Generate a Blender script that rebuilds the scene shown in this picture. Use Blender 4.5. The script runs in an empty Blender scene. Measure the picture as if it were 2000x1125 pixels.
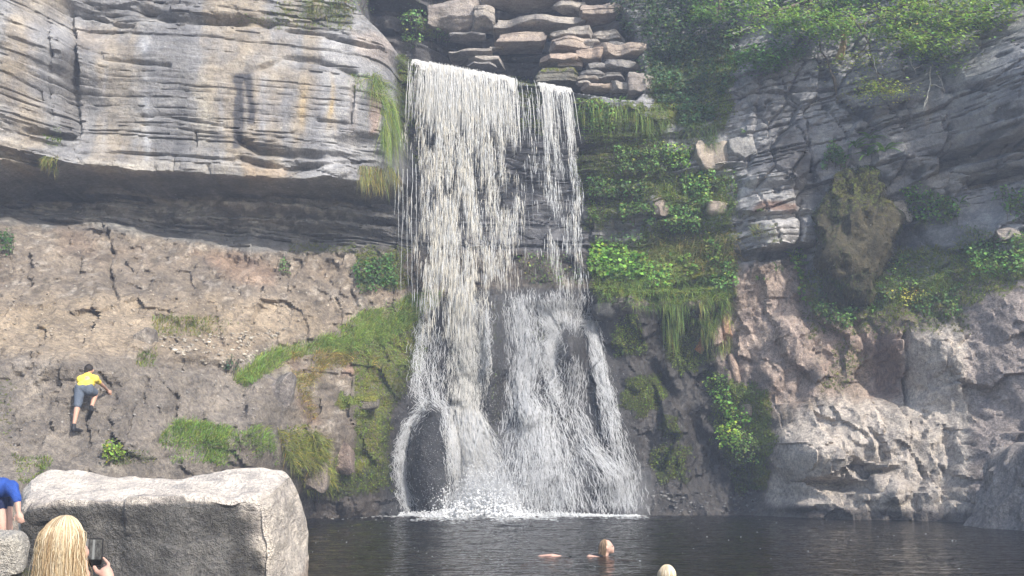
import bpy, bmesh, math, random
import numpy as np
from mathutils import Vector, Matrix

# ------------------------------------------------------------------ camera, sky, sun, exposure
SC = bpy.context.scene
COL = SC.collection
FPX = 2144.0                       # focal length, in pixels of the 2000 px wide frame
HORIZON = 925.0
CAM_H = 1.25
PITCH = math.atan((HORIZON - 562.5) / FPX)
cam_d = bpy.data.cameras.new('camera')
cam = bpy.data.objects.new('camera', cam_d); COL.objects.link(cam)
cam.location = (0, 0, CAM_H)
cam.rotation_euler = (math.pi / 2 + PITCH, 0, 0)
cam_d.sensor_width = 36.0; cam_d.lens = FPX * 36.0 / 2000.0
cam_d.clip_start = 0.1; cam_d.clip_end = 400.0
SC.camera = cam

SUN_EL = math.radians(38.0)
SUN_AZ = math.radians(54.0)        # from the right (+x), this far towards the viewer (-y)
SUN_DIR = Vector((math.cos(SUN_EL) * math.cos(SUN_AZ), -math.cos(SUN_EL) * math.sin(SUN_AZ), math.sin(SUN_EL)))
world = bpy.data.worlds.new('World'); SC.world = world
world.use_nodes = True
wn = world.node_tree
for n in list(wn.nodes): wn.nodes.remove(n)
sky = wn.nodes.new('ShaderNodeTexSky'); sky.sky_type = 'NISHITA'; sky.sun_disc = False
sky.sun_elevation = SUN_EL
sky.sun_rotation = math.pi / 2 + SUN_AZ      # nishita: 0 is +y, turning clockwise
sky.air_density = 1.0; sky.dust_density = 1.5; sky.ozone_density = 1.0
bg = wn.nodes.new('ShaderNodeBackground'); bg.inputs['Strength'].default_value = 0.15
wo = wn.nodes.new('ShaderNodeOutputWorld')
wn.links.new(sky.outputs[0], bg.inputs[0]); wn.links.new(bg.outputs[0], wo.inputs[0])
sun_d = bpy.data.lights.new('sun', 'SUN'); sun_d.energy = 3.5; sun_d.angle = math.radians(0.6)
sun_d.color = (1.0, 0.95, 0.87)
sun = bpy.data.objects.new('sun', sun_d); COL.objects.link(sun)
sun.rotation_euler = SUN_DIR.to_track_quat('Z', 'Y').to_euler()
SC.view_settings.view_transform = 'Standard'; SC.view_settings.look = 'None'
SC.view_settings.gamma = 1.0; SC.view_settings.use_curve_mapping = False
SC.view_settings.exposure = 0.85
cy = SC.cycles
cy.use_denoising = True
cy.use_adaptive_sampling = True; cy.adaptive_threshold = 0.03
cy.max_bounces = 5; cy.diffuse_bounces = 2; cy.glossy_bounces = 2; cy.transmission_bounces = 2
cy.volume_bounces = 1; cy.transparent_max_bounces = 24
cy.sample_clamp_indirect = 4.0
cy.caustics_reflective = False; cy.caustics_refractive = False

HAZE_DENSITY = 0.0028

# ------------------------------------------------------------------ helpers
rng = np.random.default_rng(7)
CP, SP = math.cos(PITCH), math.sin(PITCH)

def at(px, py, Y):
    """world point at distance Y (metres in front of the camera) whose place in the photograph is px, py"""
    u = (px - 1000.0) / FPX; v = (562.5 - py) / FPX
    yy = CP - v * SP; zz = SP + v * CP
    return np.array((u / yy * Y, Y, CAM_H + zz / yy * Y))

def proj(P):
    x = P[..., 0]; y = P[..., 1]; z = P[..., 2] - CAM_H
    d = y * CP + z * SP; up = -y * SP + z * CP
    return 1000.0 + FPX * x / d, 562.5 - FPX * up / d

def smooth(a, b, x):
    t = np.clip((x - a) / (b - a), 0, 1)
    return t * t * (3 - 2 * t)

def _hash(ix, iy, iz, seed):
    h = (ix.astype(np.int64) * 374761393 + iy.astype(np.int64) * 668265263 + iz.astype(np.int64) * 2147483647 + seed * 1274126177) & 0xffffffff
    h = ((h ^ (h >> 13)) * 1274126177) & 0xffffffff
    h = ((h ^ (h >> 16)) * 2246822519) & 0xffffffff
    return ((h ^ (h >> 15)) & 0xffffff) / float(0x1000000)

def noise2(x, y, seed=0):
    """smooth value noise, -1..1"""
    x = np.asarray(x, float); y = np.asarray(y, float)
    ix = np.floor(x); iy = np.floor(y); fx = x - ix; fy = y - iy
    fx = fx * fx * fx * (fx * (fx * 6 - 15) + 10); fy = fy * fy * fy * (fy * (fy * 6 - 15) + 10)
    z = np.zeros_like(ix)
    a = _hash(ix, iy, z, seed); b = _hash(ix + 1, iy, z, seed); c = _hash(ix, iy + 1, z, seed); d = _hash(ix + 1, iy + 1, z, seed)
    return ((a * (1 - fx) + b * fx) * (1 - fy) + (c * (1 - fx) + d * fx) * fy) * 2 - 1

def fbm(x, y, oct=4, seed=0, gain=0.5):
    r = 0; a = 1.0; t = 0
    for i in range(oct):
        r = r + a * noise2(x * 2 ** i + i * 17.3, y * 2 ** i - i * 9.1, seed + i); t += a; a *= gain
    return r / t

def ridged(x, y, oct=4, seed=0, gain=0.5):
    r = 0; a = 1.0; t = 0
    for i in range(oct):
        r = r + a * (1 - 2 * np.abs(noise2(x * 2 ** i + i * 7.7, y * 2 ** i + i * 3.3, seed + i))); t += a; a *= gain
    return r / t

def noise3(x, y, z, seed=0):
    ix = np.floor(x); iy = np.floor(y); iz = np.floor(z)
    fx = x - ix; fy = y - iy; fz = z - iz
    fx = fx * fx * (3 - 2 * fx); fy = fy * fy * (3 - 2 * fy); fz = fz * fz * (3 - 2 * fz)
    def h(a, b, c): return _hash(ix + a, iy + b, iz + c, seed)
    r = 0
    for a in (0, 1):
        wa = fx if a else 1 - fx
        for b in (0, 1):
            wb = fy if b else 1 - fy
            for c in (0, 1):
                r = r + h(a, b, c) * wa * wb * (fz if c else 1 - fz)
    return r * 2 - 1

def fbm3(P, s, oct=3, seed=0):
    r = 0; a = 1; t = 0
    for i in range(oct):
        q = P * s * 2 ** i
        r = r + a * noise3(q[..., 0], q[..., 1], q[..., 2], seed + i); t += a; a *= .5
    return r / t

def facets(x, y, seed):
    """broken-rock facets: a step and a tilt for each cell, and the distance to the cell's edge"""
    ix = np.floor(x); iy = np.floor(y)
    z0 = np.zeros_like(ix)
    best = np.full(x.shape, 9.0); second = np.full(x.shape, 9.0); off = np.zeros(x.shape); step = np.zeros(x.shape)
    for a in (-1, 0, 1):
        for b in (-1, 0, 1):
            cx = ix + a; cy_ = iy + b
            jx = cx + .1 + .8 * _hash(cx, cy_, z0, seed); jy = cy_ + .1 + .8 * _hash(cx, cy_, z0 + 1, seed)
            dx = x - jx; dy = y - jy
            d = np.sqrt(dx * dx + dy * dy)
            h = _hash(cx, cy_, z0 + 2, seed) * 2 - 1
            t = dx * (_hash(cx, cy_, z0 + 3, seed) * 2 - 1) + dy * (_hash(cx, cy_, z0 + 4, seed) * 2 - 1)
            m = d < best
            second = np.where(m, best, np.minimum(second, d))
            off = np.where(m, t, off); step = np.where(m, h, step); best = np.where(m, d, best)
    return step, off, second - best

def sdpoly(px, py, poly):
    """signed distance to a polygon, positive inside"""
    poly = np.asarray(poly, float)[:, :2]
    d2 = np.full(px.shape, 1e18); ins = np.zeros(px.shape, bool)
    n = len(poly)
    for i in range(n):
        ax, ay = poly[i]; bx, by = poly[(i + 1) % n]
        ex, ey = bx - ax, by - ay
        t = np.clip(((px - ax) * ex + (py - ay) * ey) / (ex * ex + ey * ey + 1e-12), 0, 1)
        d2 = np.minimum(d2, (px - ax - t * ex) ** 2 + (py - ay - t * ey) ** 2)
        c = (ay > py) != (by > py)
        with np.errstate(divide='ignore', invalid='ignore'):
            ins ^= c & (px < (bx - ax) * (py - ay) / (by - ay + 1e-12) + ax)
    d = np.sqrt(d2)
    return np.where(ins, d, -d)

def polymask(px, py, poly, soft=6.0, rough=0.0, seed=3):
    p = np.asarray(poly, float)
    m = soft + abs(rough) * 1.2
    sel = (px > p[:, 0].min() - m) & (px < p[:, 0].max() + m) & (py > p[:, 1].min() - m) & (py < p[:, 1].max() + m)
    r = np.zeros(px.shape)
    if sel.any():
        x = px[sel]; y = py[sel]
        sd = sdpoly(x, y, p)
        if rough: sd = sd + rough * fbm(x / 22.0, y / 22.0, 3, seed)
        r[sel] = smooth(-soft, soft, sd)
    return r

def seg_dist(px, py, pts):
    d2 = np.full(px.shape, 1e18)
    for (ax, ay), (bx, by) in zip(pts[:-1], pts[1:]):
        ex, ey = bx - ax, by - ay
        t = np.clip(((px - ax) * ex + (py - ay) * ey) / (ex * ex + ey * ey + 1e-12), 0, 1)
        d2 = np.minimum(d2, (px - ax - t * ex) ** 2 + (py - ay - t * ey) ** 2)
    return np.sqrt(d2)

def mesh_from(name, V, F, col=None, attrs=None, smooth_sh=True):
    """V (n,3) points, F (m,3) or (m,4) faces, col (n,3) point colours"""
    me = bpy.data.meshes.new(name)
    V = np.asarray(V, np.float32); F = np.asarray(F, np.int32)
    k = F.shape[1]
    me.vertices.add(len(V)); me.vertices.foreach_set('co', V.ravel())
    me.loops.add(F.size); me.loops.foreach_set('vertex_index', F.ravel())
    me.polygons.add(len(F)); me.polygons.foreach_set('loop_start', np.arange(0, F.size, k, dtype=np.int32))
    try: me.polygons.foreach_set('loop_total', np.full(len(F), k, np.int32))
    except Exception: pass
    if col is not None:
        a = me.attributes.new('tint', 'FLOAT_COLOR', 'POINT')
        c = np.ones((len(V), 4), np.float32); c[:, :3] = col
        a.data.foreach_set('color', c.ravel())
    for nm, val in (attrs or {}).items():
        a = me.attributes.new(nm, 'FLOAT', 'POINT'); a.data.foreach_set('value', np.asarray(val, np.float32))
    me.update(calc_edges=True)
    me.validate()
    if smooth_sh: me.polygons.foreach_set('use_smooth', np.ones(len(me.polygons), bool))
    return me

def link(name, me, mat=None, parent=None, loc=None, kind=None, label=None, cat=None, group=None):
    o = bpy.data.objects.new(name, me); COL.objects.link(o)
    if mat is not None and me is not None and not me.materials: me.materials.append(mat)
    if parent is not None: o.parent = parent
    if loc is not None: o.location = loc
    if kind: o['kind'] = kind
    if label: o['label'] = label
    if cat: o['category'] = cat
    if group: o['group'] = group
    return o

class Geo:
    def __init__(s): s.V = []; s.F = []; s.C = []; s.n = 0
    def add(s, V, F, C=None):
        V = np.asarray(V, float).reshape(-1, 3); F = np.asarray(F, int).reshape(-1, 3)
        s.V.append(V); s.F.append(F + s.n)
        s.C.append(np.broadcast_to(np.asarray(C if C is not None else (1, 1, 1), float), (len(V), 3)))
        s.n += len(V); return s
    def mesh(s, name, smooth_sh=True):
        return mesh_from(name, np.concatenate(s.V), np.concatenate(s.F), np.concatenate(s.C), smooth_sh=smooth_sh)

def tube(geo, pts, rad, col=(1, 1, 1), sides=6):
    pts = np.asarray(pts, float); n = len(pts)
    rad = np.broadcast_to(np.asarray(rad, float), (n,))
    t = np.gradient(pts, axis=0); t /= np.linalg.norm(t, axis=1, keepdims=True) + 1e-9
    ref = np.array((0.0, 0.0, 1.0)) if abs(t[:, 2]).mean() < .8 else np.array((1.0, 0.0, 0.0))
    a = np.cross(t, ref); a /= np.linalg.norm(a, axis=1, keepdims=True) + 1e-9
    b = np.cross(t, a)
    ang = np.arange(sides) * 2 * math.pi / sides
    V = pts[:, None, :] + rad[:, None, None] * (np.cos(ang)[None, :, None] * a[:, None, :] + np.sin(ang)[None, :, None] * b[:, None, :])
    V = V.reshape(-1, 3)
    F = []
    for i in range(n - 1):
        for k in range(sides):
            p = i * sides + k; q = i * sides + (k + 1) % sides
            F += [(p, q, q + sides), (p, q + sides, p + sides)]
    for k in range(1, sides - 1):
        F += [(0, k + 1, k), ((n - 1) * sides, (n - 1) * sides + k, (n - 1) * sides + k + 1)]
    geo.add(V, F, col)

def strands(P, rad, col):
    """many thin three-sided threads at once: P (n,k,3), rad (n,k)"""
    n, k, _ = P.shape
    t = np.gradient(P, axis=1); t /= np.linalg.norm(t, axis=2, keepdims=True) + 1e-9
    ref = np.zeros_like(t); ref[..., 1] = 1.0
    a = np.cross(t, ref); a /= np.linalg.norm(a, axis=2, keepdims=True) + 1e-9
    b = np.cross(t, a)
    ang = np.array((0.3, 2.4, 4.5))
    V = P[:, :, None, :] + rad[:, :, None, None] * (np.cos(ang)[None, None, :, None] * a[:, :, None, :] + np.sin(ang)[None, None, :, None] * b[:, :, None, :])
    base = (np.arange(n) * k * 3)[:, None]
    fl = []
    for i in range(k - 1):
        for s in range(3):
            p = i * 3 + s; q = i * 3 + (s + 1) % 3
            fl += [(p, q, q + 3), (p, q + 3, p + 3)]
    fl = np.array(fl)
    F = (base[:, None, :] + fl[None, :, :].reshape(1, -1, 3)).reshape(-1, 3)
    C = np.repeat(np.asarray(col, float).reshape(-1, 1, 3) * np.ones((n, 1, 1)), k * 3, axis=1).reshape(-1, 3)
    return V.reshape(-1, 3), F, C

def blades(base, direc, length, width, droop, col, seg=3):
    """grass blades: base (n,3), direc (n,3), bending over by droop"""
    n = len(base); R = np.random.default_rng(n + 5)
    side = np.cross(direc, R.normal(size=(n, 3))); side /= np.linalg.norm(side, axis=1, keepdims=True) + 1e-9
    ts = np.linspace(0, 1, seg + 1)
    V = []
    for i, t in enumerate(ts):
        c = base + length[:, None] * (t * direc)
        c[:, 2] -= length * droop * t * t
        w = width * (1 - t ** 1.6) * .5
        if i < seg:
            V += [c - side * w[:, None], c + side * w[:, None]]
        else: V += [c]
    V = np.stack(V, 1); k = V.shape[1]
    fl = []
    for i in range(seg - 1): fl += [(2 * i, 2 * i + 1, 2 * i + 3), (2 * i, 2 * i + 3, 2 * i + 2)]
    fl += [(2 * seg - 2, 2 * seg - 1, 2 * seg)]
    fl = np.array(fl)
    F = ((np.arange(n) * k)[:, None, None] + fl[None]).reshape(-1, 3)
    C = np.repeat(col[:, None, :], k, axis=1).reshape(-1, 3)
    return V.reshape(-1, 3), F, C

def leaves(cen, nrm, size, col, ratio=.62, fold=.25, seed=1):
    """small folded leaves, four points each"""
    n = len(cen); R = np.random.default_rng(seed + n)
    nrm = nrm / (np.linalg.norm(nrm, axis=1, keepdims=True) + 1e-9)
    ax = np.cross(nrm, R.normal(size=(n, 3))); ax /= np.linalg.norm(ax, axis=1, keepdims=True) + 1e-9
    ay = np.cross(nrm, ax)
    s = size[:, None]
    V = np.stack([cen - ax * s * .5, cen + ay * s * ratio * .5 + nrm * s * fold * .5 - ax * s * .05, cen + ax * s * .5, cen - ay * s * ratio * .5 + nrm * s * fold * .5 - ax * s * .05], 1)
    F = ((np.arange(n) * 4)[:, None, None] + np.array([(0, 2, 1), (0, 3, 2)])[None]).reshape(-1, 3)
    C = np.repeat(col[:, None, :], 4, axis=1).reshape(-1, 3)
    return V.reshape(-1, 3), F, C

def tints(n, base, var=.25, R=rng):
    base = np.asarray(base, float)
    k = 1 + var * R.normal(size=(n, 1)); h = 1 + .12 * R.normal(size=(n, 3))
    return np.clip(base[None] * k * h, .004, .9)

# ------------------------------------------------------------------ materials
def new_mat(name):
    m = bpy.data.materials.new(name); m.use_nodes = True
    nt = m.node_tree
    for n in list(nt.nodes): nt.nodes.remove(n)
    out = nt.nodes.new('ShaderNodeOutputMaterial')
    return m, nt, out

def N(nt, t, **kw):
    n = nt.nodes.new(t)
    for k, v in kw.items():
        if k in n.inputs.keys(): n.inputs[k].default_value = v
        else: setattr(n, k, v)
    return n

def mix_col(nt, fac, a, b, mode='MIX'):
    n = nt.nodes.new('ShaderNodeMix'); n.data_type = 'RGBA'; n.blend_type = mode
    for sock, val in ((n.inputs[0], fac), (n.inputs[6], a), (n.inputs[7], b)):
        if hasattr(val, 'is_linked') or hasattr(val, 'links'): nt.links.new(val, sock)
        elif isinstance(val, (int, float)): sock.default_value = val
        else: sock.default_value = (*val, 1)
    return n.outputs[2]

def math_n(nt, op, a, b=None, clamp=False):
    n = nt.nodes.new('ShaderNodeMath'); n.operation = op; n.use_clamp = clamp
    for s, v in ((n.inputs[0], a), (n.inputs[1], b)):
        if v is None: continue
        if hasattr(v, 'links'): nt.links.new(v, s)
        else: s.default_value = v
    return n.outputs[0]

def ramp(nt, src, p0, p1, c0=(0, 0, 0), c1=(1, 1, 1)):
    r = nt.nodes.new('ShaderNodeValToRGB')
    r.color_ramp.elements[0].position = p0; r.color_ramp.elements[1].position = p1
    r.color_ramp.elements[0].color = (*c0, 1); r.color_ramp.elements[1].color = (*c1, 1)
    nt.links.new(src, r.inputs[0]); return r.outputs[0]

def tex(nt, vec, scale, detail=4, rough=.55, kind='ShaderNodeTexNoise', stretch=None):
    if stretch is not None:
        mp = nt.nodes.new('ShaderNodeMapping'); mp.inputs['Scale'].default_value = stretch
        nt.links.new(vec, mp.inputs['Vector']); vec = mp.outputs[0]
    n = nt.nodes.new(kind); n.inputs['Scale'].default_value = scale
    if kind == 'ShaderNodeTexNoise':
        n.inputs['Detail'].default_value = detail; n.inputs['Roughness'].default_value = rough
    nt.links.new(vec, n.inputs['Vector']); return n

def rock_material(name, layered=0.0, gloss=0.75, spots=True, fine=1.0, use_tint=True, base=(.3, .28, .26), bump=0.6, scale=1.0):
    m, nt, out = new_mat(name)
    geo = nt.nodes.new('ShaderNodeNewGeometry') if use_tint else None
    tc = nt.nodes.new('ShaderNodeTexCoord'); vec = tc.outputs['Object']
    b = N(nt, 'ShaderNodeBsdfPrincipled', Roughness=gloss)
    if use_tint:
        at_ = N(nt, 'ShaderNodeAttribute', attribute_name='tint'); c = at_.outputs['Color']
    else:
        rgb = nt.nodes.new('ShaderNodeRGB'); rgb.outputs[0].default_value = (*base, 1); c = rgb.outputs[0]
    n1 = tex(nt, vec, 1.6 * scale, 3, .6); n2 = tex(nt, vec, 9 * scale, 3, .7); n3 = tex(nt, vec, 40 * scale, 1, .6)
    v1 = ramp(nt, n1.outputs['Fac'], .3, .7, (.72, .72, .74), (1.22, 1.2, 1.16))
    v2 = ramp(nt, n2.outputs['Fac'], .3, .7, (.55, .55, .57), (1.42, 1.41, 1.38))
    v3 = ramp(nt, n3.outputs['Fac'], .25, .75, (.62, .62, .62), (1.36, 1.36, 1.36))
    c = mix_col(nt, 1.0, c, v1, 'MULTIPLY'); c = mix_col(nt, fine, c, v2, 'MULTIPLY'); c = mix_col(nt, fine, c, v3, 'MULTIPLY')
    if spots:   # pale lichen spots
        vo = tex(nt, vec, 5.5 * scale, kind='ShaderNodeTexVoronoi')
        sp = ramp(nt, vo.outputs['Distance'], .10, .17, (1, 1, 1), (0, 0, 0))
        gate = ramp(nt, tex(nt, vec, 1.1 * scale, 1).outputs['Fac'], .56, .66)
        f = math_n(nt, 'MULTIPLY', math_n(nt, 'MULTIPLY', sp, gate), .55)
        c = mix_col(nt, f, c, (.55, .53, .48))
    hsum = math_n(nt, 'ADD', math_n(nt, 'MULTIPLY', n2.outputs['Fac'], .9), math_n(nt, 'MULTIPLY', n3.outputs['Fac'], .30))
    if layered:
        l1 = tex(nt, vec, 1.0, 3, .6, stretch=(1.2, 1.2, 11.0))
        hsum = math_n(nt, 'ADD', hsum, math_n(nt, 'MULTIPLY', l1.outputs['Fac'], layered))
        lv = ramp(nt, l1.outputs['Fac'], .35, .65, (.82, .82, .84), (1.14, 1.13, 1.1))
        c = mix_col(nt, min(1.0, layered), c, lv, 'MULTIPLY')
    if use_tint:
        mo = N(nt, 'ShaderNodeAttribute', attribute_name='moss')
        mf = math_n(nt, 'ADD', mo.outputs['Fac'], math_n(nt, 'MULTIPLY', math_n(nt, 'SUBTRACT', n2.outputs['Fac'], .5), 1.5))
        mf = ramp(nt, mf, .42, .62)
        mn = tex(nt, vec, 16, 2, .7)
        mc = ramp(nt, mn.outputs['Fac'], .3, .72, (.040, .058, .012), (.19, .235, .045))
        mc = mix_col(nt, ramp(nt, n1.outputs['Fac'], .42, .62), mc, mix_col(nt, 1.0, mc, (1.25, .95, .7), 'MULTIPLY'))
        mgate = math_n(nt, 'MULTIPLY', mf, ramp(nt, mo.outputs['Fac'], .04, .12))
        c = mix_col(nt, mgate, c, mc)
        hsum = math_n(nt, 'ADD', hsum, math_n(nt, 'MULTIPLY', math_n(nt, 'MULTIPLY', mn.outputs['Fac'], mgate), 1.2))
        we = N(nt, 'ShaderNodeAttribute', attribute_name='wet')
        c = mix_col(nt, we.outputs['Fac'], c, mix_col(nt, 1.0, c, (.33, .33, .36), 'MULTIPLY'))
        rr = N(nt, 'ShaderNodeMapRange'); nt.links.new(we.outputs['Fac'], rr.inputs[0])
        rr.inputs[3].default_value = .85; rr.inputs[4].default_value = .33
        nt.links.new(rr.outputs[0], b.inputs['Roughness'])
    bp = N(nt, 'ShaderNodeBump', Strength=bump, Distance=.085)
    nt.links.new(hsum, bp.inputs['Height'])
    nt.links.new(bp.outputs[0], b.inputs['Normal']); nt.links.new(c, b.inputs['Base Color'])
    b.inputs['Specular IOR Level'].default_value = .3
    nt.links.new(b.outputs[0], out.inputs[0])
    return m

def leaf_material(name, trans=.35, gloss=.5):
    m, nt, out = new_mat(name)
    a = N(nt, 'ShaderNodeAttribute', attribute_name='tint')
    tc = nt.nodes.new('ShaderNodeTexCoord')
    v = ramp(nt, tex(nt, tc.outputs['Object'], 3.0, 3).outputs['Fac'], .3, .7, (.75, .8, .7), (1.2, 1.18, 1.1))
    c = mix_col(nt, 1.0, a.outputs['Color'], v, 'MULTIPLY')
    p = N(nt, 'ShaderNodeBsdfPrincipled', Roughness=gloss); p.inputs['Specular IOR Level'].default_value = .25
    t = N(nt, 'ShaderNodeBsdfTranslucent'); mx = N(nt, 'ShaderNodeMixShader', Fac=trans)
    nt.links.new(c, p.inputs['Base Color'])
    nt.links.new(mix_col(nt, 1.0, c, (1.3, 1.35, .6), 'MULTIPLY'), t.inputs['Color'])
    nt.links.new(p.outputs[0], mx.inputs[1]); nt.links.new(t.outputs[0], mx.inputs[2]); nt.links.new(mx.outputs[0], out.inputs[0])
    return m

def plain(name, col, rough=.6, var=.15, scale=20, spec=.3, bump=0.0, metal=0.0):
    m, nt, out = new_mat(name)
    tc = nt.nodes.new('ShaderNodeTexCoord'); n = tex(nt, tc.outputs['Object'], scale, 4)
    v = ramp(nt, n.outputs['Fac'], .3, .7, (1 - var,) * 3, (1 + var,) * 3)
    b = N(nt, 'ShaderNodeBsdfPrincipled', Roughness=rough); b.inputs['Specular IOR Level'].default_value = spec
    b.inputs['Metallic'].default_value = metal
    nt.links.new(mix_col(nt, 1.0, col, v, 'MULTIPLY'), b.inputs['Base Color'])
    if bump:
        bp = N(nt, 'ShaderNodeBump', Strength=bump, Distance=.03); nt.links.new(n.outputs['Fac'], bp.inputs['Height']); nt.links.new(bp.outputs[0], b.inputs['Normal'])
    nt.links.new(b.outputs[0], out.inputs[0])
    return m

M_LIME = rock_material('limestone', layered=.6, bump=.6, fine=.6)
M_SLATE = rock_material('slate', layered=0.0, bump=.9)
M_LEAF = leaf_material('leaf')
M_GRASS = leaf_material('grass_blade', .3, .55)
M_BARK = plain('bark', (.13, .105, .08), .9, .4, 12, .2, .6)
M_TWIG = plain('bleached_wood', (.42, .40, .36), .85, .3, 15, .2, .4)
# ------------------------------------------------------------------ the gorge wall: one height field y = D(x, z), cut into pieces of rock
R0 = [(800,160,34.7),(900,180,35.0),(1000,190,34.9),(1100,200,34.8),(820,300,35.3),(950,300,35.6),(1100,300,35.3),
 (820,420,36.0),(950,420,36.2),(1100,420,36.0),(820,500,35.9),(950,520,35.9),(1100,520,35.6),
 (850,620,35.0),(950,585,34.7),(1080,572,34.7),(1150,600,34.8),(830,700,34.5),(950,700,34.3),(1080,700,34.4),(1170,700,34.6),
 (820,850,33.9),(950,850,33.7),(1080,850,33.8),(1200,850,34.1),(800,1000,33.6),(950,1003,33.2),(1100,1003,33.3),(1240,1000,33.7),
 (1150,190,34.6),(1250,210,34.6),(1200,300,35.0),(1300,300,34.9),(1200,400,35.4),(1300,420,35.2),(1200,470,35.8),(1330,470,35.5),
 (1180,510,35.5),(1180,560,34.7),(1300,580,34.6),(1400,540,34.6),(1400,480,34.8),
 (1200,640,35.0),(1300,650,35.1),(1250,800,34.8),(1330,780,35.0),(1300,950,34.4),(1280,1000,34.2),(1400,990,34.4),
 (1390,700,35.1),(1440,850,34.9),(1470,960,34.6),(1300,120,35.6),(1350,200,35.2),(1300,30,36.2),(1300,-150,37),
 (1430,200,34.5),(1450,320,34.3),(1500,250,34.0),(1520,400,33.5),(1500,480,33.6),(1530,520,34.3),
 (1600,60,34.0),(1600,200,33.4),(1700,60,33.2),(1750,200,32.4),(1850,120,31.7),(1900,250,31.0),(2000,50,29.8),(2000,240,29.8),(2150,100,27.5),(1700,-150,34),
 (1850,310,32.2),(2000,300,30.9),(1800,380,32.8),(1900,420,32.0),(2000,420,31.0),(1650,450,34.0),(1720,480,34.2),
 (1750,540,33.4),(1850,470,32.6),(1950,500,31.2),(2000,480,30.6),(1850,560,32.0),(1750,600,32.8),
 (1480,600,34.3),(1550,580,34.1),(1520,700,33.9),(1500,800,34.0),(1600,650,33.4),(1600,760,33.0),(1720,650,32.7),(1720,760,32.9),(1780,670,31.9),(1850,620,31.6),(1950,600,30.3),
 (1560,830,32.9),(1650,830,32.1),(1750,830,31.6),(1850,800,31.2),(1950,750,30.0),(1530,900,32.8),(1620,900,31.7),(1720,900,31.1),(1850,900,30.6),(1960,900,29.0),
 (1490,995,33.7),(1560,960,32.5),(1560,1000,32.3),(1650,960,31.4),(1650,1004,31.2),(1750,960,30.7),(1750,1008,30.5),(1850,1013,29.8),(1950,1022,28.4),(2150,1030,26),
 (150,366,32.6),(300,376,33.1),(450,386,33.1),(600,394,33.5),(720,394,34.6),(150,405,33.2),(300,430,33.3),(450,448,33.7),(600,462,34.2),(720,470,34.9),
 (0,340,32.2),(0,395,31.8),(-200,380,29),(0,450,30.0),(100,445,31.2),(250,448,32.3),(380,475,32.7),(500,492,33.2),(620,495,33.9),(720,500,34.7),
 (0,560,27.8),(150,560,29),(300,560,30.2),(450,570,31.3),(600,570,32.9),(700,560,34.1),(780,570,35.0),
 (0,660,25.6),(150,660,26.5),(300,660,27.8),(450,650,29.6),(600,630,32),(700,620,33.6),(0,720,24.4),(150,715,25.0),(300,715,26.5),
 (0,780,23.6),(150,780,24.4),(300,780,25.8),(450,760,28),(600,740,30.8),(700,740,32.6),(760,720,33.8),
 (0,900,22.4),(150,900,23.2),(300,890,24.6),(450,880,26.8),(560,880,28.9),(650,900,31.2),(730,900,32.8),
 (-200,600,25),(-200,800,21.5),(-200,950,20.5),(620,1010,31.5),(700,1008,32.4),(500,1012,28.8),(300,1040,24),(100,1060,21.5),(-200,1080,19)]
R1 = [(-300,0,26.5),(-300,300,26.5),(0,0,28.6),(0,150,28.6),(0,290,29.2),(100,100,29.6),(100,300,30.2),(140,50,30.9),(140,200,30.9),(170,150,30.6),(200,300,30.7),
 (300,100,30.9),(300,320,31.0),(450,100,31.3),(450,300,31.3),(450,340,31.2),(600,100,31.8),(600,340,31.8),(700,50,32.4),(700,200,32.1),(760,110,32.9),(760,300,32.9),
 (700,350,32.2),(780,340,33.4),(450,-100,32),(0,-100,28.8),(700,-50,33.5)]
R5 = [(850,40,37.6),(1000,60,39),(1150,60,37.6),(1220,100,36.6),(900,120,39),(1050,130,39),(1200,160,36),(700,0,37),(850,-100,37.5),(1100,-100,38)]
POLY1 = [(-600,325,26.4),(-300,322,26.5),(0,318,29.2),(60,326,29.7),(100,331,30.2),(150,331,30.6),(260,338,30.9),(370,346,31.1),(450,347,31.2),(520,352,31.4),(600,355,31.8),(700,357,32.2),(760,352,33.0),(788,340,33.5),
 (780,250,33.3),(772,180,33.2),(765,112,33.0),(780,90,33.0),(765,66,33),(735,45,33),(700,14,33),(690,-60,33.3),(690,-260,33.5),(-600,-260,27)]
LIP = [(770,104),(800,115),(840,121),(880,128),(950,141),(1000,151),(1050,160),(1110,172),(1180,184),(1245,190)]
LIP_Y = 34.5
POLY5 = [(x, y, LIP_Y) for x, y in LIP] + [(1268,172,35.4),(1250,120,36),(1240,60,36.4),(1195,0,36.8),(1190,-260,37.5),(690,-260,36),(690,20,35)]

def rbf(ctrl):
    P = np.array([at(*c) for c in ctrl]); X = P[:, [0, 2]]; y = P[:, 1]
    n = len(X)
    d = np.linalg.norm(X[:, None] - X[None], axis=2)
    A = np.zeros((n + 1, n + 1)); A[:n, :n] = -np.sqrt(d * d + .16); A[:n, n] = 1; A[n, :n] = 1
    A[:n, :n] -= np.eye(n) * .02
    w = np.linalg.solve(A, np.append(y, 0))
    def f(x, z):
        out = np.empty(x.size); xr = x.ravel(); zr = z.ravel()
        for i in range(0, xr.size, 40000):
            dd = (xr[i:i+40000, None] - X[None, :, 0]) ** 2 + (zr[i:i+40000, None] - X[None, :, 1]) ** 2
            out[i:i+40000] = -np.sqrt(dd + .16) @ w[:n] + w[n]
        return out.reshape(x.shape)
    return f
def poly_xz(poly): return np.array([at(*p)[[0, 2]] for p in poly])

STEP = .054
gx = np.arange(-20.5, 19.0, STEP); gz = np.concatenate([np.arange(-1.1, 8.6, STEP), np.arange(8.6, 20.2, .036)])
GX, GZ = np.meshgrid(gx, gz)                       # rows go up
nz, nx = GX.shape
f0 = rbf(R0); f1 = rbf(R1); f5 = rbf(R5)
D = f0(GX, GZ)
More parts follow.
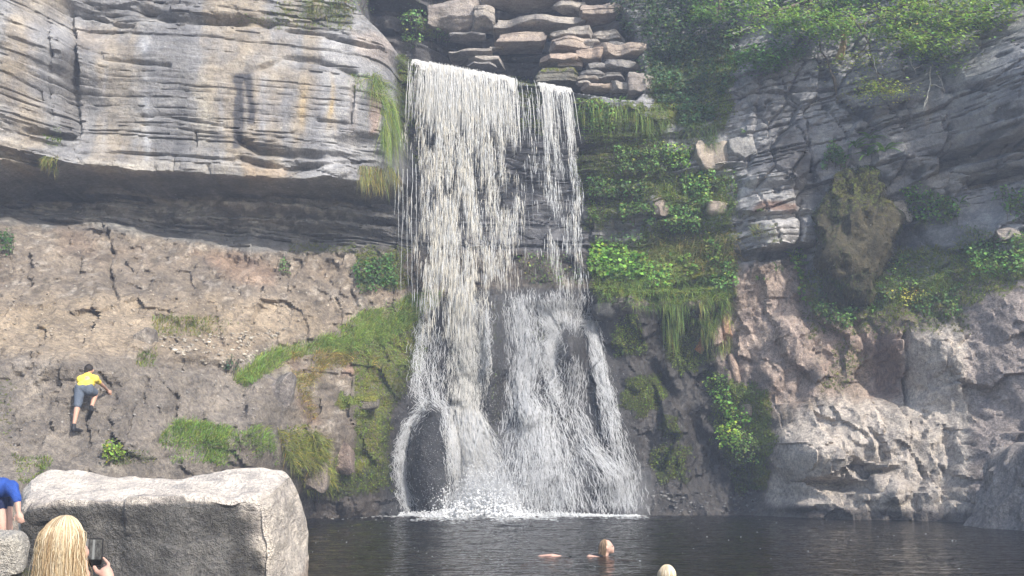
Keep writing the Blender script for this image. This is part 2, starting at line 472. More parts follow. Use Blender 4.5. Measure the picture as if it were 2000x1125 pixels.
# wobbling outlines, so that no lip runs straight
wob = .12 * fbm(GX * .9, GZ * .9, 4, 11); wob2 = .10 * fbm(GX * 1.1 + 40, GZ * .5, 4, 12)
p5 = poly_xz(POLY5); sd5 = sdpoly(GX, GZ + .5 * wob2, p5)
m5 = smooth(-.05, .25, sd5)
D = D * (1 - m5) + (f5(GX, GZ)) * m5
p1 = poly_xz(POLY1); sd1 = sdpoly(GX, GZ + wob2, p1)
# the block's right corner is rounded off, its lower lip is sharp
rightish = smooth(-4.6, -3.3, GX)
m1 = smooth(-.06, .12, sd1) * (1 - rightish) + smooth(-.25, .6, sd1) * rightish
F1v = f1(GX, GZ)
D = D * (1 - m1) + F1v * m1
BLOCK = sd1 > 0
BASE = np.stack([GX, D, GZ], -1)
PX, PY = proj(BASE)

def pm(poly, soft=6, rough=0, seed=3): return polymask(PX, PY, poly, soft, rough, seed)

# kinds of rock, by where they crop out
upper_line_l = [(-900,400),(0,402),(60,440),(200,440),(330,462),(480,488),(700,487),(800,487),(1140,492),(1250,585),(1330,600),(1420,560),(1450,525),(1560,500),(1600,600),(1720,610),(1760,560),(1830,560),(1880,500),(2000,490),(2900,480)]
lime = polymask(PX, PY, upper_line_l + [(2900,-900),(-900,-900)], 10, 8, 5)
slate = 1 - lime

# ---- relief -----------------------------------------------------------------------------------
disp = np.zeros_like(D)                              # positive = towards the viewer
# bedding of the limestone: dips gently right on the left side, rises to the right on the right side
dipx = np.where(GX < 4, .035 * GX, .14 - .13 * (GX - 4))
zb = GZ + dipx + .10 * fbm(GX * .35, GZ * .6, 3, 21) + .03 * fbm(GX * 1.6, GZ * 2, 3, 22)
Rb = np.random.default_rng(31)
bounds = [-2.0]
while bounds[-1] < 26: bounds.append(bounds[-1] + float(Rb.choice([.09, .14, .2, .3, .45, .7], p=[.16, .24, .24, .18, .12, .06])))
bounds = np.array(bounds)
li = np.clip(np.searchsorted(bounds, zb) - 1, 0, len(bounds) - 2)
prot = Rb.normal(size=len(bounds)) * .055
to_b = np.minimum(zb - bounds[li], bounds[li + 1] - zb)
lay = prot[li] + .07 * noise2(GX * .55 + li * 13.7, li * 1.0, 41) + .03 * noise2(GX * 2.1 + li * 5.1, li * 1.0, 42)
crack = np.exp(-(to_b / .026) ** 2) * smooth(-.15, .45, noise2(GX * .7 + li * 3.3, li * 2.1, 43) + .25 * noise2(GX * 4, GZ * 4, 45))
strong = smooth(.2, .8, noise2(li * 7.7, li * .3, 44)) * .7 + .3
smoothface = pm([(150,60),(700,60),(740,130),(740,290),(640,300),(150,320)], 25)      # the big clean face keeps its beds shallow
rightface = smooth(6.0, 9.0, GX) * smooth(5.0, 6.5, GZ)
k = (1 - .78 * smoothface) * (1 - .62 * rightface)
gorge = smooth(0, .3, sd5)
disp += lime * (lay * k * (1 + 4.5 * gorge) - crack * .28 * strong * (1 - .45 * smoothface))
st, tl, ed = facets(GX * .8 + .2 * fbm(GX, GZ, 2, 51), zb * 1.9, 52)
disp += lime * k * (.09 * st + .10 * tl - .10 * np.exp(-(ed / .05) ** 2) * (st > .1))
st2, tl2, ed2 = facets(GX * 2.6, zb * 5.2, 53)
disp += lime * k * (.030 * st2 + .03 * tl2)
disp += lime * (.16 * fbm(GX * .45, GZ * .45, 3, 55) * (1 - .6 * smoothface) + .030 * fbm(GX * 3.5, GZ * 7, 4, 56))
sb, tb, eb = facets(GX * .55 + .25 * fbm(GX * .7, GZ * .7, 3, 57), zb * .9, 58)
disp += lime * rightface * (.26 * sb + .22 * tb - .18 * np.exp(-(eb / .035) ** 2))
sv, tv, ev = facets(GX * .9 + .1 * GZ, GZ * .4, 60)
disp += lime * rightface * (.20 * sv + .10 * tv - .22 * np.exp(-(ev / .03) ** 2) * (sv > 0))
disp -= lime * rightface * .14 * smooth(.35, .6, fbm(GX * 2.2, GZ * 2.6, 3, 59))
# rough broken limestone in the recess, right of the falls and at the far left
roughm = np.maximum(pm([(-300,340),(150,345),(800,370),(800,490),(350,468),(-300,440)], 10), np.maximum(pm([(1120,190),(1440,230),(1450,520),(1120,500)], 20), pm([(-300,180),(110,240),(160,420),(-300,430)], 20)))
stp = np.round(zb * 3.1 + .6 * fbm(GX * .6, GZ * .8, 3, 61)) * .73
disp += roughm * (.26 * noise2(GX * .8 + stp * 11, stp, 62) + .12 * ridged(GX * 1.4, GZ * 2.6, 4, 63))
# slate: steep foliation and broken facets
ca, sa = math.cos(.28), math.sin(.28)
u = GX * ca + GZ * sa; v = -GX * sa + GZ * ca
leftside = smooth(1.5, -1.5, GX)
foln = ridged(u * 1.5 + .5 * fbm(GX * .5, GZ * .5, 3, 71), v * .33, 5, 72)
fold_ = ridged(GX * .8 + GZ * .35 + .6 * fbm(GX * .4, GZ * .4, 3, 73), GZ * 1.0 - GX * .25, 5, 74)
disp += slate * (1 - leftside) * (.15 * foln + .10 * fbm(GX * .5, GZ * .5, 4, 75) + .05 * ridged(u * 3.4 + .3 * fbm(GX, GZ, 3, 70), v * .4, 4, 69)) + slate * leftside * (.20 * fold_ + .25 * fbm(GX * .5, GZ * .5, 4, 76) + .06 * ridged(GX * 1.9 + GZ, GZ * 2.1, 5, 83, .62))
sr, tr, er = facets(u * 1.15 + .3 * fbm(GX * .9, GZ * .9, 3, 77), v * .75, 78)
disp += slate * ((.20 - .07 * leftside) * sr + .26 * tr - .05 * np.exp(-(er / .05) ** 2) * (sr > .2))
sr2, tr2, er2 = facets(u * 3.1 + .3 * fbm(GX * 2, GZ * 2, 2, 79), v * 2.2, 80)
rs = (1 - .45 * (1 - leftside))
disp += slate * rs * ((.09 - .05 * leftside) * sr2 + .15 * tr2)
sr3, tr3, er3 = facets(u * 7.3, v * 5.1, 84)
disp += slate * rs * ((.035 - .02 * leftside) * sr3 + .055 * tr3)
disp += slate * (.075 * fbm(GX * 3, GZ * 2.4, 4, 81, .6) + .03 * ridged(GX * 8, GZ * 5, 3, 82))
# the pale bulging rock of the right bank: pits and cavities
bulge = pm([(1505,960),(1520,830),(1600,780),(1780,800),(1900,850),(1990,900),(1990,1010),(1500,1000)], 18)
pit = smooth(.28, .55, fbm(GX * 1.5 - .6 * GZ, GZ * 2.2, 3, 91))
disp -= bulge * pit * .05
sq, tq, eq = facets(GX * .8 + GZ * .4 + .2 * fbm(GX, GZ, 3, 93), GZ * 1.0 - GX * .25, 94)
disp += bulge * (.20 * sq + .34 * tq)
disp += bulge * .02 * ridged(GX * 2.2 + GZ * 2.2, GZ * 1.5 - GX * 1.2, 4, 92)
# wet slabs under the falls and beside them are smoother, with rounded humps
cone = pm([(735,1030),(770,800),(830,620),(900,575),(1160,565),(1190,650),(1260,820),(1290,1030)], 15)
disp *= 1 - .45 * cone
disp += cone * (.22 * noise2(GX * .9 + 3, GZ * .35, 95) + .10 * noise2(GX * 2.3, GZ * .8, 96))
side = pm([(1170,600),(1400,590),(1420,700),(1480,900),(1480,1010),(1260,1010),(1240,800)], 20)
disp += side * (.14 * ridged(GX * 1.1 + GZ * .9 + .4 * fbm(GX, GZ, 3, 97), GZ * .5 - GX * .4, 4, 98) + .10 * sr + .12 * tr)

dome = pm([(795,1010),(798,880),(820,800),(850,785),(880,800),(900,880),(905,1010)], 12)
disp *= 1 - .75 * dome

def crease(pts, width, depth, taper=True):
    """a cleft along a line of the photograph"""
    global disp
    d = seg_dist(PX, PY, pts)
    disp = disp - depth * np.exp(-(d / width) ** 2) * (.7 + .5 * noise2(GX * 2, GZ * 2, 99))
def swell(cx, cy, rx, ry, amount, ang=0.0, p=2.0):
    """a rounded boss (or hollow) at a place of the photograph"""
    global disp
    c, s = math.cos(ang), math.sin(ang)
    a = ((PX - cx) * c + (PY - cy) * s) / rx; b = (-(PX - cx) * s + (PY - cy) * c) / ry
    disp = disp + amount * np.clip(1 - (a * a + b * b) ** (p / 2), 0, 1) ** (.7 if p > 2.3 else 1.3)
def ledge(pts, drop, out, above=True):
    """a shelf: rock below the line stands out (or is cut back when negative), fading over drop pixels"""
    global disp
    xs = np.array([p[0] for p in pts]); ys = np.array([p[1] for p in pts])
    yl = np.interp(PX, xs, ys) + 5 * fbm(PX / 40, PY / 200, 3, 101)
    inx = smooth(xs[0] - 10, xs[0] + 25, PX) * smooth(xs[-1] + 10, xs[-1] - 25, PX)
    t = (PY - yl) / drop
    disp = disp + out * inx * np.where(t > 0, smooth(-.02, .06, t) * (1 - smooth(.4, 1.0, t)), 0)

# left cliff: vertical corner, cracks, the stepped under-ledges
crease([(88,20),(92,80),(90,140),(98,200),(100,230)], 5, .30)
crease([(140,70),(146,150),(150,230),(152,262)], 6, .35)
swell(135,120,16,110,-.55); swell(120,20,30,40,-.3)
crease([(145,98),(195,103),(200,115),(260,120),(330,128)], 4, .22)
crease([(160,32),(200,38),(230,50),(258,52)], 4, .35)
crease([(270,15),(330,32),(400,36),(520,42)], 9, .55)
crease([(560,55),(620,62),(680,80),(720,90),(745,92)], 4, .30)
crease([(480,145),(560,112),(620,118),(690,142)], 5, .22)
crease([(690,170),(684,240)], 3, .22); crease([(620,234),(680,242)], 3, .18)
crease([(465,272),(500,292),(560,300),(640,305),(740,300)], 7, .45)
crease([(150,300),(230,298),(330,303),(455,312),(470,305)], 2.6, .20)
crease([(470,310),(560,330),(620,325),(700,312)], 5, .35)
swell(700,278,50,22,-.35)
crease([(380,255),(381,285)], 2.4, .2); crease([(338,303),(338,338)], 2.2, .16)
crease([(275,226),(330,228),(385,237),(450,250)], 2.6, .16); crease([(280,245),(360,252),(430,262)], 2.2, .13)
ledge([(-300,265),(0,285),(80,312)], 22, -.5); ledge([(-200,348),(0,352),(110,362)], 18, -.6)
ledge([(40,250),(150,262)], 14, -.5); ledge([(30,378),(160,380),(300,390)], 16, -.5)
ledge([(200,405),(340,420),(470,440)], 14, .35); ledge([(420,395),(560,402),(700,415),(790,420)], 22, .45); ledge([(560,432),(700,440),(790,445)], 20, .35)
# lower left: clefts and red hollow
crease([(205,450),(215,500),(213,560),(228,585)], 7, .45)
crease([(432,498),(470,508),(530,528)], 7, .5); swell(450,511,14,9,-.3)
crease([(268,780),(258,820),(245,870)], 4, .4); crease([(288,745),(282,785)], 7, .45); crease([(165,820),(168,870)], 4, .35)
crease([(205,735),(215,760),(235,785)], 4, .3); crease([(340,775),(333,830)], 6, .4)
swell(520,780,45,70,.5); swell(570,775,40,60,.35); swell(480,860,60,25,.3)
swell(655,850,60,50,.7); swell(640,915,50,50,.45); swell(700,960,60,60,.4); swell(700,795,40,25,.5)
ledge([(260,660),(340,672),(470,690)], 40, .4); ledge([(0,668),(120,690),(260,700)], 60, .35)
# under the falls: the rounded dark boulder, the knob, the humps of the cascade
swell(848,905,52,118,1.15,0,2.6); swell(845,795,16,24,.35); swell(880,990,40,40,.3)
swell(962,700,22,140,.55); swell(1115,690,30,75,.75); swell(1120,640,14,22,.25)
swell(1030,800,50,40,.5); swell(1045,900,70,100,.45); swell(1000,985,28,38,.35); swell(1190,930,45,45,.5); swell(1150,905,35,60,.4)
swell(1080,580,85,30,.5); swell(905,860,40,120,.25)
# right of the falls: ledge of grass, hollows below it, the gully
ledge([(1140,560),(1250,570),(1400,560)], 60, .5)
swell(1230,640,60,70,.45); swell(1240,770,55,60,.45); swell(1310,850,55,90,.4); swell(1350,700,50,100,-.35)
crease([(1280,720),(1340,800),(1390,900)], 12, .5)
swell(1500,735,35,45,.55); swell(1480,775,30,35,.3); swell(1545,650,70,60,.35)
crease([(1570,590),(1590,700),(1560,770)], 14, .35); crease([(1660,620),(1700,690)], 6, .3)
ledge([(1680,672),(1770,655)], 10, .0)
crease([(1768,650),(1770,700),(1776,790)], 5, .75)
swell(1700,720,50,70,-.45); swell(1840,720,60,90,.4)
swell(1650,855,120,70,.45,-.1); swell(1590,900,80,70,.4); swell(1730,960,60,30,.4)
swell(1640,948,95,15,-.7,.08); swell(1720,925,40,12,-.5,-.3); swell(1690,915,35,10,-.4,.4)
crease([(1660,905),(1690,925),(1730,945)], 7, .5); crease([(1840,840),(1850,900),(1830,1000)], 10, .4)
swell(1555,985,50,16,.5)
crease([(1930,960),(1950,900),(1990,860)], 10, .5)
# right buttress
crease([(1484,160),(1482,230),(1466,300),(1462,330)], 5, .35)
ledge([(1440,340),(1520,345),(1590,350)], 26, .28); ledge([(1430,410),(1500,416),(1590,412)], 20, -.35); ledge([(1440,492),(1590,478)], 25, -.9)
swell(1510,460,75,60,.35)
crease([(1540,180),(1600,178),(1680,165),(1700,158)], 4, .3); crease([(1700,240),(1760,215),(1800,200)], 7, .35); crease([(1845,180),(1960,160)], 5, .3)
crease([(1920,70),(1980,60)], 4, .3)
ledge([(1825,305),(1870,288),(1930,275),(2000,258),(2150,235)], 40, -1.3); ledge([(1900,345),(2000,325),(2150,310)], 26, -1.0)
ledge([(1730,310),(1850,310)], 30, .3)
ledge([(1700,440),(1800,440)], 60, -.6)
disp *= smooth(-.03, .35, np.abs(sd5)) * .5 + .5         # the lip of the falls stays fairly even

BODY = D - disp
SURF = np.stack([GX, BODY, GZ], -1)
PX, PY = proj(SURF)
gy_x = np.gradient(BODY, STEP, axis=1); gy_z = np.gradient(BODY, gz, axis=0)
NRM = np.stack([gy_x, -np.ones_like(BODY), gy_z], -1); NRM /= np.linalg.norm(NRM, axis=-1, keepdims=True)

# ---- colours of the rock (what it is made of, stains and growth, with shade painted into the hollows) ---------------------
def C3(*c): return np.array(c)
n_a = fbm(GX * .7, GZ * .7, 4, 201)[..., None]; n_b = fbm(GX * 2.2, GZ * 2.2, 4, 202)[..., None]
lay_t = noise2(li * 3.1, li * .7, 203)[..., None]
limecol = C3(.265, .268, .278) * (1 + .16 * n_a + .16 * n_b + .10 * lay_t)
strk = fbm(GX * 1.6 + .15 * fbm(GX, GZ, 2, 5), GZ * .10, 4, 205)[..., None]
limecol = limecol * (1 + .42 * strk)
och = smooth(.05, .55, fbm(GX * 1.1 + 9, GZ * .16, 4, 206) + .25 * fbm(GX * 2, GZ * 2, 3, 207))[..., None]
leftface = pm([(-300,-200),(800,-200),(800,380),(-300,420)], 20)[..., None]
limecol = limecol * (1 - .6 * och * leftface) + C3(.37, .31, .225) * (.6 * och * leftface)
slatecol = C3(.205, .172, .138) * (1 + .22 * n_a + .22 * n_b)
red = smooth(.1, .6, fbm(GX * .8 + 31, GZ * .8, 4, 208))[..., None]
slatecol = slatecol * (1 - .5 * red) + C3(.225, .168, .122) * .5 * red
col = limecol * lime[..., None] + slatecol * slate[..., None]

def paint(poly, c, k=1.0, soft=10, rough=10, seed=3):
    global col
    m = (polymask(PX, PY, poly, soft, rough, seed) * k)[..., None]
    col = col * (1 - m) + C3(*c) * (1 + .25 * n_a + .25 * n_b) * m
def rect(x0, x1, y0, y1): return [(x0, y0), (x1, y0), (x1, y1), (x0, y1)]
# left cliff: pale and ochre run-off streaks, the dark inverted-U stain, tan foot
def streak(x, w, y0, y1, c, k_):
    """run-off stain: ragged, fading at both ends"""
    global col
    xx = PX + 5 * fbm(PX / 60, PY / 45, 3, int(x)) ; e_ = w * (.7 + .5 * fbm(PX / 300 + x, PY / 40, 3, 9))
    m = np.exp(-((xx - x) / e_) ** 2) * smooth(y0 - 10, y0 + 30, PY) * smooth(y1 + 15, y1 - 50, PY) * (.6 + .6 * fbm(PX / 9, PY / 30, 3, 12)) * k_
    m = np.clip(m * 1.35, 0, 1)[..., None]; col = col * (1 - m) + C3(*c) * (1 + .2 * n_b) * m
for x, w, y0, y1, c, k_ in [(286,13,60,340,(.40,.42,.46),.75),(204,8,110,300,(.37,.38,.41),.6),(400,36,140,300,(.39,.36,.30),.6),(592,12,150,270,(.44,.35,.22),.75),(648,12,135,270,(.44,.345,.20),.8),(621,10,160,260,(.19,.20,.235),.55),
   (514,13,140,290,(.33,.355,.41),.7),(532,12,50,130,(.33,.355,.41),.5),(485,26,75,115,(.41,.345,.25),.5),(330,14,60,330,(.21,.21,.22),.5),(560,12,150,290,(.22,.225,.245),.45),(690,14,140,290,(.40,.36,.33),.5),(238,16,80,290,(.22,.21,.20),.5),(165,12,120,280,(.34,.33,.33),.5),(60,12,40,220,(.37,.38,.42),.5),(30,14,60,260,(.22,.22,.24),.5),(430,10,150,290,(.34,.35,.38),.5)]:
    streak(x, w, y0, y1, c, k_)
paint(rect(145,210,50,100), (.24,.205,.17), .6, 14, 12)
paint([(455,142),(492,142),(494,190),(499,215),(496,245),(486,240),(484,200),(476,160),(474,230),(476,262),(470,290),(453,292),(456,230),(460,180),(452,160)], (.075,.075,.085), .95, 3, 5)
paint(rect(120,150,100,260), (.17,.16,.155), .6, 8, 8); paint(rect(206,276,120,260), (.24,.23,.215), .5, 12, 10)
paint([(0,115),(40,118),(38,150),(0,150)], (.38,.31,.2), .4, 10, 10)
paint([(470,320),(560,330),(560,352),(485,350)], (.34,.26,.18), .6, 8, 8); paint([(150,310),(470,318),(470,345),(150,330)], (.40,.385,.36), .6, 5, 5)
paint([(690,60),(775,75),(770,130),(700,110)], (.42,.36,.32), .6, 12, 8); paint([(720,180),(745,180),(742,260),(725,260)], (.36,.26,.21), .7, 6, 6)
paint([(-300,330),(150,340),(600,358),(830,360),(830,492),(480,490),(330,466),(100,444),(-300,420)], (.145,.142,.137), .85, 8, 8); paint(rect(160,560,385,440), (.24,.22,.19), .5, 30, 30, 9)  # undercut painted dark to stand in for its shade, back wall a little lighter
fl = smooth(.18, .34, fbm(GX * 5, GZ * 9, 3, 210)) * polymask(PX, PY, [(40,395),(200,375),(600,400),(700,430),(560,460),(330,455),(60,425)], 25, 20); col = col * (1 - .75 * fl[..., None]) + C3(.40,.385,.35) * .75 * fl[..., None]
fl2 = smooth(.25, .40, fbm(GX * 6, GZ * 6, 3, 211)) * slate; col = col * (1 - .5 * fl2[..., None]) + C3(.42,.38,.33) * .5 * fl2[..., None]
fl3 = smooth(.22, .42, fbm(GX * 3 + 5, GZ * 3, 4, 212)) * slate; col = col * (1 - .4 * fl3[..., None])
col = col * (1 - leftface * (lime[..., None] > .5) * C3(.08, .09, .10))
# lower left slope: tan terrace, grey foot, rusty hollow
paint([(-300,590),(300,580),(560,590),(690,620),(440,700),(260,690),(150,700),(-300,680)], (.31,.25,.18), .8, 25, 20)
paint([(-300,690),(260,705),(450,720),(560,760),(600,960),(-300,1000)], (.19,.168,.145), .75, 25, 18)
paint([(380,495),(470,495),(540,520),(540,550),(500,560),(420,530)], (.26,.17,.12), .5, 14, 14); paint([(110,440),(180,445),(190,500),(120,490)], (.26,.19,.145), .4, 20, 14)
paint([(560,715),(600,745),(590,770),(555,760)], (.42,.40,.33), .8, 6, 8); paint([(560,700),(610,720),(590,760),(625,830),(600,830),(575,760)], (.24,.16,.11), .5, 10, 12)
paint([(690,690),(730,690),(730,740),(670,730)], (.33,.2,.14), .6, 8, 8)
# right bank
paint([(1380,520),(1560,520),(1600,640),(1600,780),(1460,800),(1380,700)], (.36,.285,.245), .8, 20, 15)
paint([(1600,610),(1770,640),(1770,790),(1650,800),(1600,760)], (.37,.28,.23), .8, 14, 15); paint([(1640,700),(1690,690),(1700,800),(1630,800)], (.38,.30,.235), .8, 10, 12)
paint([(1700,640),(1765,660),(1770,780),(1710,790)], (.16,.105,.085), .75, 10, 12)
paint([(1770,650),(1890,620),(1900,760),(1900,1010),(1490,1000),(1520,840),(1600,780),(1770,780)], (.48,.43,.38), .85, 16, 14)
paint([(1880,560),(2100,520),(2100,1040),(1900,1010),(1890,700)], (.33,.285,.265), .85, 20, 15)
paint([(1470,990),(1900,1005),(1900,1016),(1470,1004)], (.19,.165,.14), .7, 3, 3)
# upper right cliff: dark blue-grey, pale bands on the buttress, brown seepage
paint([(1400,100),(2100,0),(2100,420),(1750,420),(1440,330)], (.265,.262,.27), .8, 25, 15)
paint([(1450,340),(1590,345),(1590,480),(1440,480)], (.40,.39,.385), .8, 10, 14); paint([(1490,390),(1560,395),(1560,412),(1470,412)], (.17,.09,.055), .8, 5, 7)
paint([(1520,240),(1600,290),(1590,370),(1540,360),(1500,300)], (.075,.065,.06), .6, 14, 26, 17); paint([(1350,285),(1420,290),(1415,330),(1370,330)], (.40,.345,.285), .8, 8, 8)
paint(rect(1808,1818,180,250), (.35,.30,.25), .6, 4, 5); paint(rect(1880,1890,220,280), (.32,.32,.33), .5, 3, 4); paint(rect(1915,1930,60,140), (.31,.30,.30), .4, 5, 5)
paint([(1810,340),(1910,330),(1920,410),(1800,410)], (.36,.34,.32), .6, 14, 12)
paint([(1640,60),(1655,60),(1652,100),(1642,100)], (.33,.24,.14), .7, 3, 4)
hol = smooth(.32, .5, fbm(GX * 2.2, GZ * 2.6, 3, 59)) * rightface * lime; col = col * (1 - .55 * hol[..., None])  # shade of the carved hollows put into the rock colour
paint([(1130,270),(1260,280),(1250,350),(1130,350)], (.23,.18,.14), .7, 14, 12)
m8 = (smooth(-.02, .15, sd5) * .9)[..., None]; col = col * (1 - m8) + C3(.085, .08, .08) * (1 + .3 * n_b) * m8  # gorge behind the lip darkened in the colour in place of shade
paint([(740,1020),(765,820),(815,640),(880,570),(1160,560),(1190,640),(1245,800),(1270,1020)], (.10,.10,.10), .85, 12, 10); paint([(1170,600),(1400,600),(1400,720),(1480,900),(1480,1005),(1250,1005)], (.13,.125,.115), .7, 20, 14)
paint([(795,1010),(798,880),(820,800),(850,785),(880,800),(900,880),(905,1010)], (.06,.06,.062), .85, 8, 6)
# moss and wet
moss = np.zeros_like(D); wet = np.zeros_like(D)
def grow(poly, k=1.0, soft=12, rough=18, seed=5):
    global moss
    moss = np.maximum(moss, k * polymask(PX, PY, poly, soft, rough, seed))
def soak(poly, k=1.0, soft=14, rough=14, seed=6):
    global wet
    wet = np.maximum(wet, k * polymask(PX, PY, poly, soft, rough, seed))
soak([(735,1030),(760,800),(820,620),(880,560),(1160,560),(1190,620),(1400,600),(1400,700),(1470,860),(1490,1012),(1260,1012)], 1)
soak([(770,110),(1130,180),(1180,300),(1160,560),(820,560),(790,400)], .85); soak([(600,960),(760,900),(760,1020),(600,1020)], .9); soak([(1120,180),(1300,210),(1330,480),(1130,500)], .45)
soak([(700,400),(830,380),(830,500),(700,490)], .5); soak([(1480,985),(1990,1004),(1990,1040),(1480,1030)], .85, 6, 6)
grow([(680,700),(740,640),(830,600),(830,700),(770,800),(770,960),(650,980),(640,930),(690,860)], .62, 14, 18); grow([(650,760),(745,770),(740,800),(660,800)], .8)
grow([(660,880),(740,840),(750,960),(640,980),(620,940)], .6)
grow([(1180,625),(1240,620),(1260,680),(1200,700)], .75); grow([(1215,740),(1290,730),(1305,800),(1250,820),(1215,790)], .75); grow([(1270,860),(1350,870),(1345,940),(1275,950)], .62); grow([(1290,800),(1330,810),(1330,860),(1290,850)], .6)
grow([(1300,610),(1400,610),(1390,700),(1330,740),(1290,690)], .68); grow([(1375,720),(1500,760),(1520,850),(1500,960),(1440,960),(1390,860)], .66, 14, 20)
grow([(1120,190),(1300,200),(1320,330),(1270,420),(1140,460),(1120,330)], .60, 20, 30); grow([(1260,330),(1440,340),(1440,520),(1260,500)], .62, 20, 30)
grow([(1150,470),(1440,470),(1440,600),(1150,580)], .72); grow([(690,490),(800,490),(800,570),(700,575)], .58)
grow([(770,100),(810,115),(810,300),(770,280)], .6); grow([(1000,150),(1060,165),(1060,260),(1010,270)], .52); grow([(800,120),(830,130),(830,330),(800,330)], .45)
grow([(950,580),(985,590),(980,860),(950,850)], .38); grow([(1040,600),(1090,600),(1080,680),(1040,670)], .4)
grow([(1640,640),(1700,700),(1640,780),(1600,760)], .42); grow([(1750,480),(2000,470),(2000,560),(1880,610),(1680,640),(1560,600),(1560,540)], .55, 14, 20); grow([(1560,600),(1900,560),(1900,650),(1760,660),(1580,660)], .45, 12, 18)
grow([(1040,140),(1130,150),(1130,168),(1040,160)], .45); grow([(820,5),(850,5),(860,80),(820,80)], .5)
grow([(1260,80),(1440,60),(1440,250),(1260,250)], .6, 20, 26); grow([(1400,420),(1440,420),(1440,500),(1400,500)], .55)
grow([(-50,640),(30,740),(30,900),(-50,950)], .36, 14, 18); grow([(440,30),(690,10),(690,60),(520,60)], .42, 8, 14)
grow([(560,470),(800,480),(800,500),(560,495)], .46, 6, 10)
foot = smooth(.5, .05, GZ) * smooth(-12, -9, GX); moss = np.maximum(moss, 0) * (1 - .8 * foot); wet = np.maximum(wet, .8 * smooth(.35, .08, GZ + .12 * n_a[..., 0]))

# ---- cut the height field into its pieces of rock ----------------------------------------------
cu = lambda A: (A[:-1, :-1] + A[1:, :-1] + A[:-1, 1:] + A[1:, 1:]) / 4
fpx = cu(PX); fpy = cu(PY); fsd1 = cu(sd1); fsd5 = cu(sd5)
flime = cu(lime) > .5
inside = lambda poly: sdpoly(fpx, fpy, poly) > 0
conef = inside([(735,1200),(765,820),(815,640),(845,575),(900,560),(1160,555),(1190,640),(1240,800),(1262,1200)])
leftf = fpx < 800
rid = np.full(fpx.shape, 6)                       # right-hand slate
rid[flime & ~leftf] = 4                           # right-hand limestone
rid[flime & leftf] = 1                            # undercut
rid[~flime & leftf] = 2                           # slope
rid[flime & (fpx > 795) & (fpx < 1150) & (fsd5 < 0)] = 5     # behind the falls
rid[(fpx >= 1130) & (fpx < 1490) & ~flime] = 7    # mossy gully
rid[conef] = 3
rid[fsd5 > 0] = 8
rid[fsd1 > -.02] = 0
NAMES = {0: ('cliff', M_LIME, 'streaked grey limestone cliff overhanging on the left of the waterfall'),
 1: ('cliff', M_LIME, 'dark undercut recess below the overhanging left cliff'),
 2: ('rock_slope', M_SLATE, 'brown slate slope that the person in yellow climbs'),
 3: ('rock_slope', M_SLATE, 'dark wet cone of rock under the lower cascade'),
 4: ('cliff', M_LIME, 'grey limestone cliff rising on the right of the waterfall'),
 5: ('cliff', M_LIME, 'wet mossy rock wall right behind the falling water'),
 6: ('rock_slope', M_SLATE, 'pinkish folded slate bank at the right edge of the pool'),
 7: ('rock_slope', M_SLATE, 'dark mossy gully between the cascade and the pinkish right bank'),
 8: ('cliff', M_LIME, 'shadowed gorge wall above and behind the lip of the falls')}
idx = np.arange(nz * nx).reshape(nz, nx)
quads = np.stack([idx[:-1, :-1], idx[:-1, 1:], idx[1:, 1:], idx[1:, :-1]], -1)
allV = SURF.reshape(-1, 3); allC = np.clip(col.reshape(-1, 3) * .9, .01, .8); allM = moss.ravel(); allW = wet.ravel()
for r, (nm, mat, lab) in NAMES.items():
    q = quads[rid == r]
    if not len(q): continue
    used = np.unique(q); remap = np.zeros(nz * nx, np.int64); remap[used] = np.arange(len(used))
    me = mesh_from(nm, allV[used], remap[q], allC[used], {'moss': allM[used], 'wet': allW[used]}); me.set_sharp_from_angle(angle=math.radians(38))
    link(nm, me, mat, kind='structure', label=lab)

_pxf = PX.ravel(); _pyf = PY.ravel(); _nf = NRM.reshape(-1, 3)
def surf(px, py, r=4.0):
    """nearest point of the gorge wall seen at px, py"""
    s = np.nonzero((np.abs(_pxf - px) < r) & (np.abs(_pyf - py) < r))[0]
    if not len(s): return surf(px, py, r * 2)
    i = s[np.argmin(allV[s, 1])]
    return allV[i].copy(), _nf[i].copy()
def scatter(poly, n, R, weight=None, fmax=None):
    """n points of the gorge wall inside an outline; returns places and facing"""
    q = np.asarray(poly, float); c = np.nonzero((_pxf > q[:, 0].min()) & (_pxf < q[:, 0].max()) & (_pyf > q[:, 1].min()) & (_pyf < q[:, 1].max()))[0]
    m = c[sdpoly(_pxf[c], _pyf[c], q) > 0]
    i = R.choice(m, n)
    P = allV[i] + R.uniform(-.5, .5, (n, 3)) * (STEP, 0, STEP)
    return P, _nf[i]
def wall_y(x, z):
    """depth of the wall at x, z"""
    a = np.clip(((np.asarray(x) - gx[0]) / STEP).astype(int), 0, nx - 1); b = np.clip(np.searchsorted(gz, np.asarray(z)), 0, nz - 1)
    return BODY[b, a]
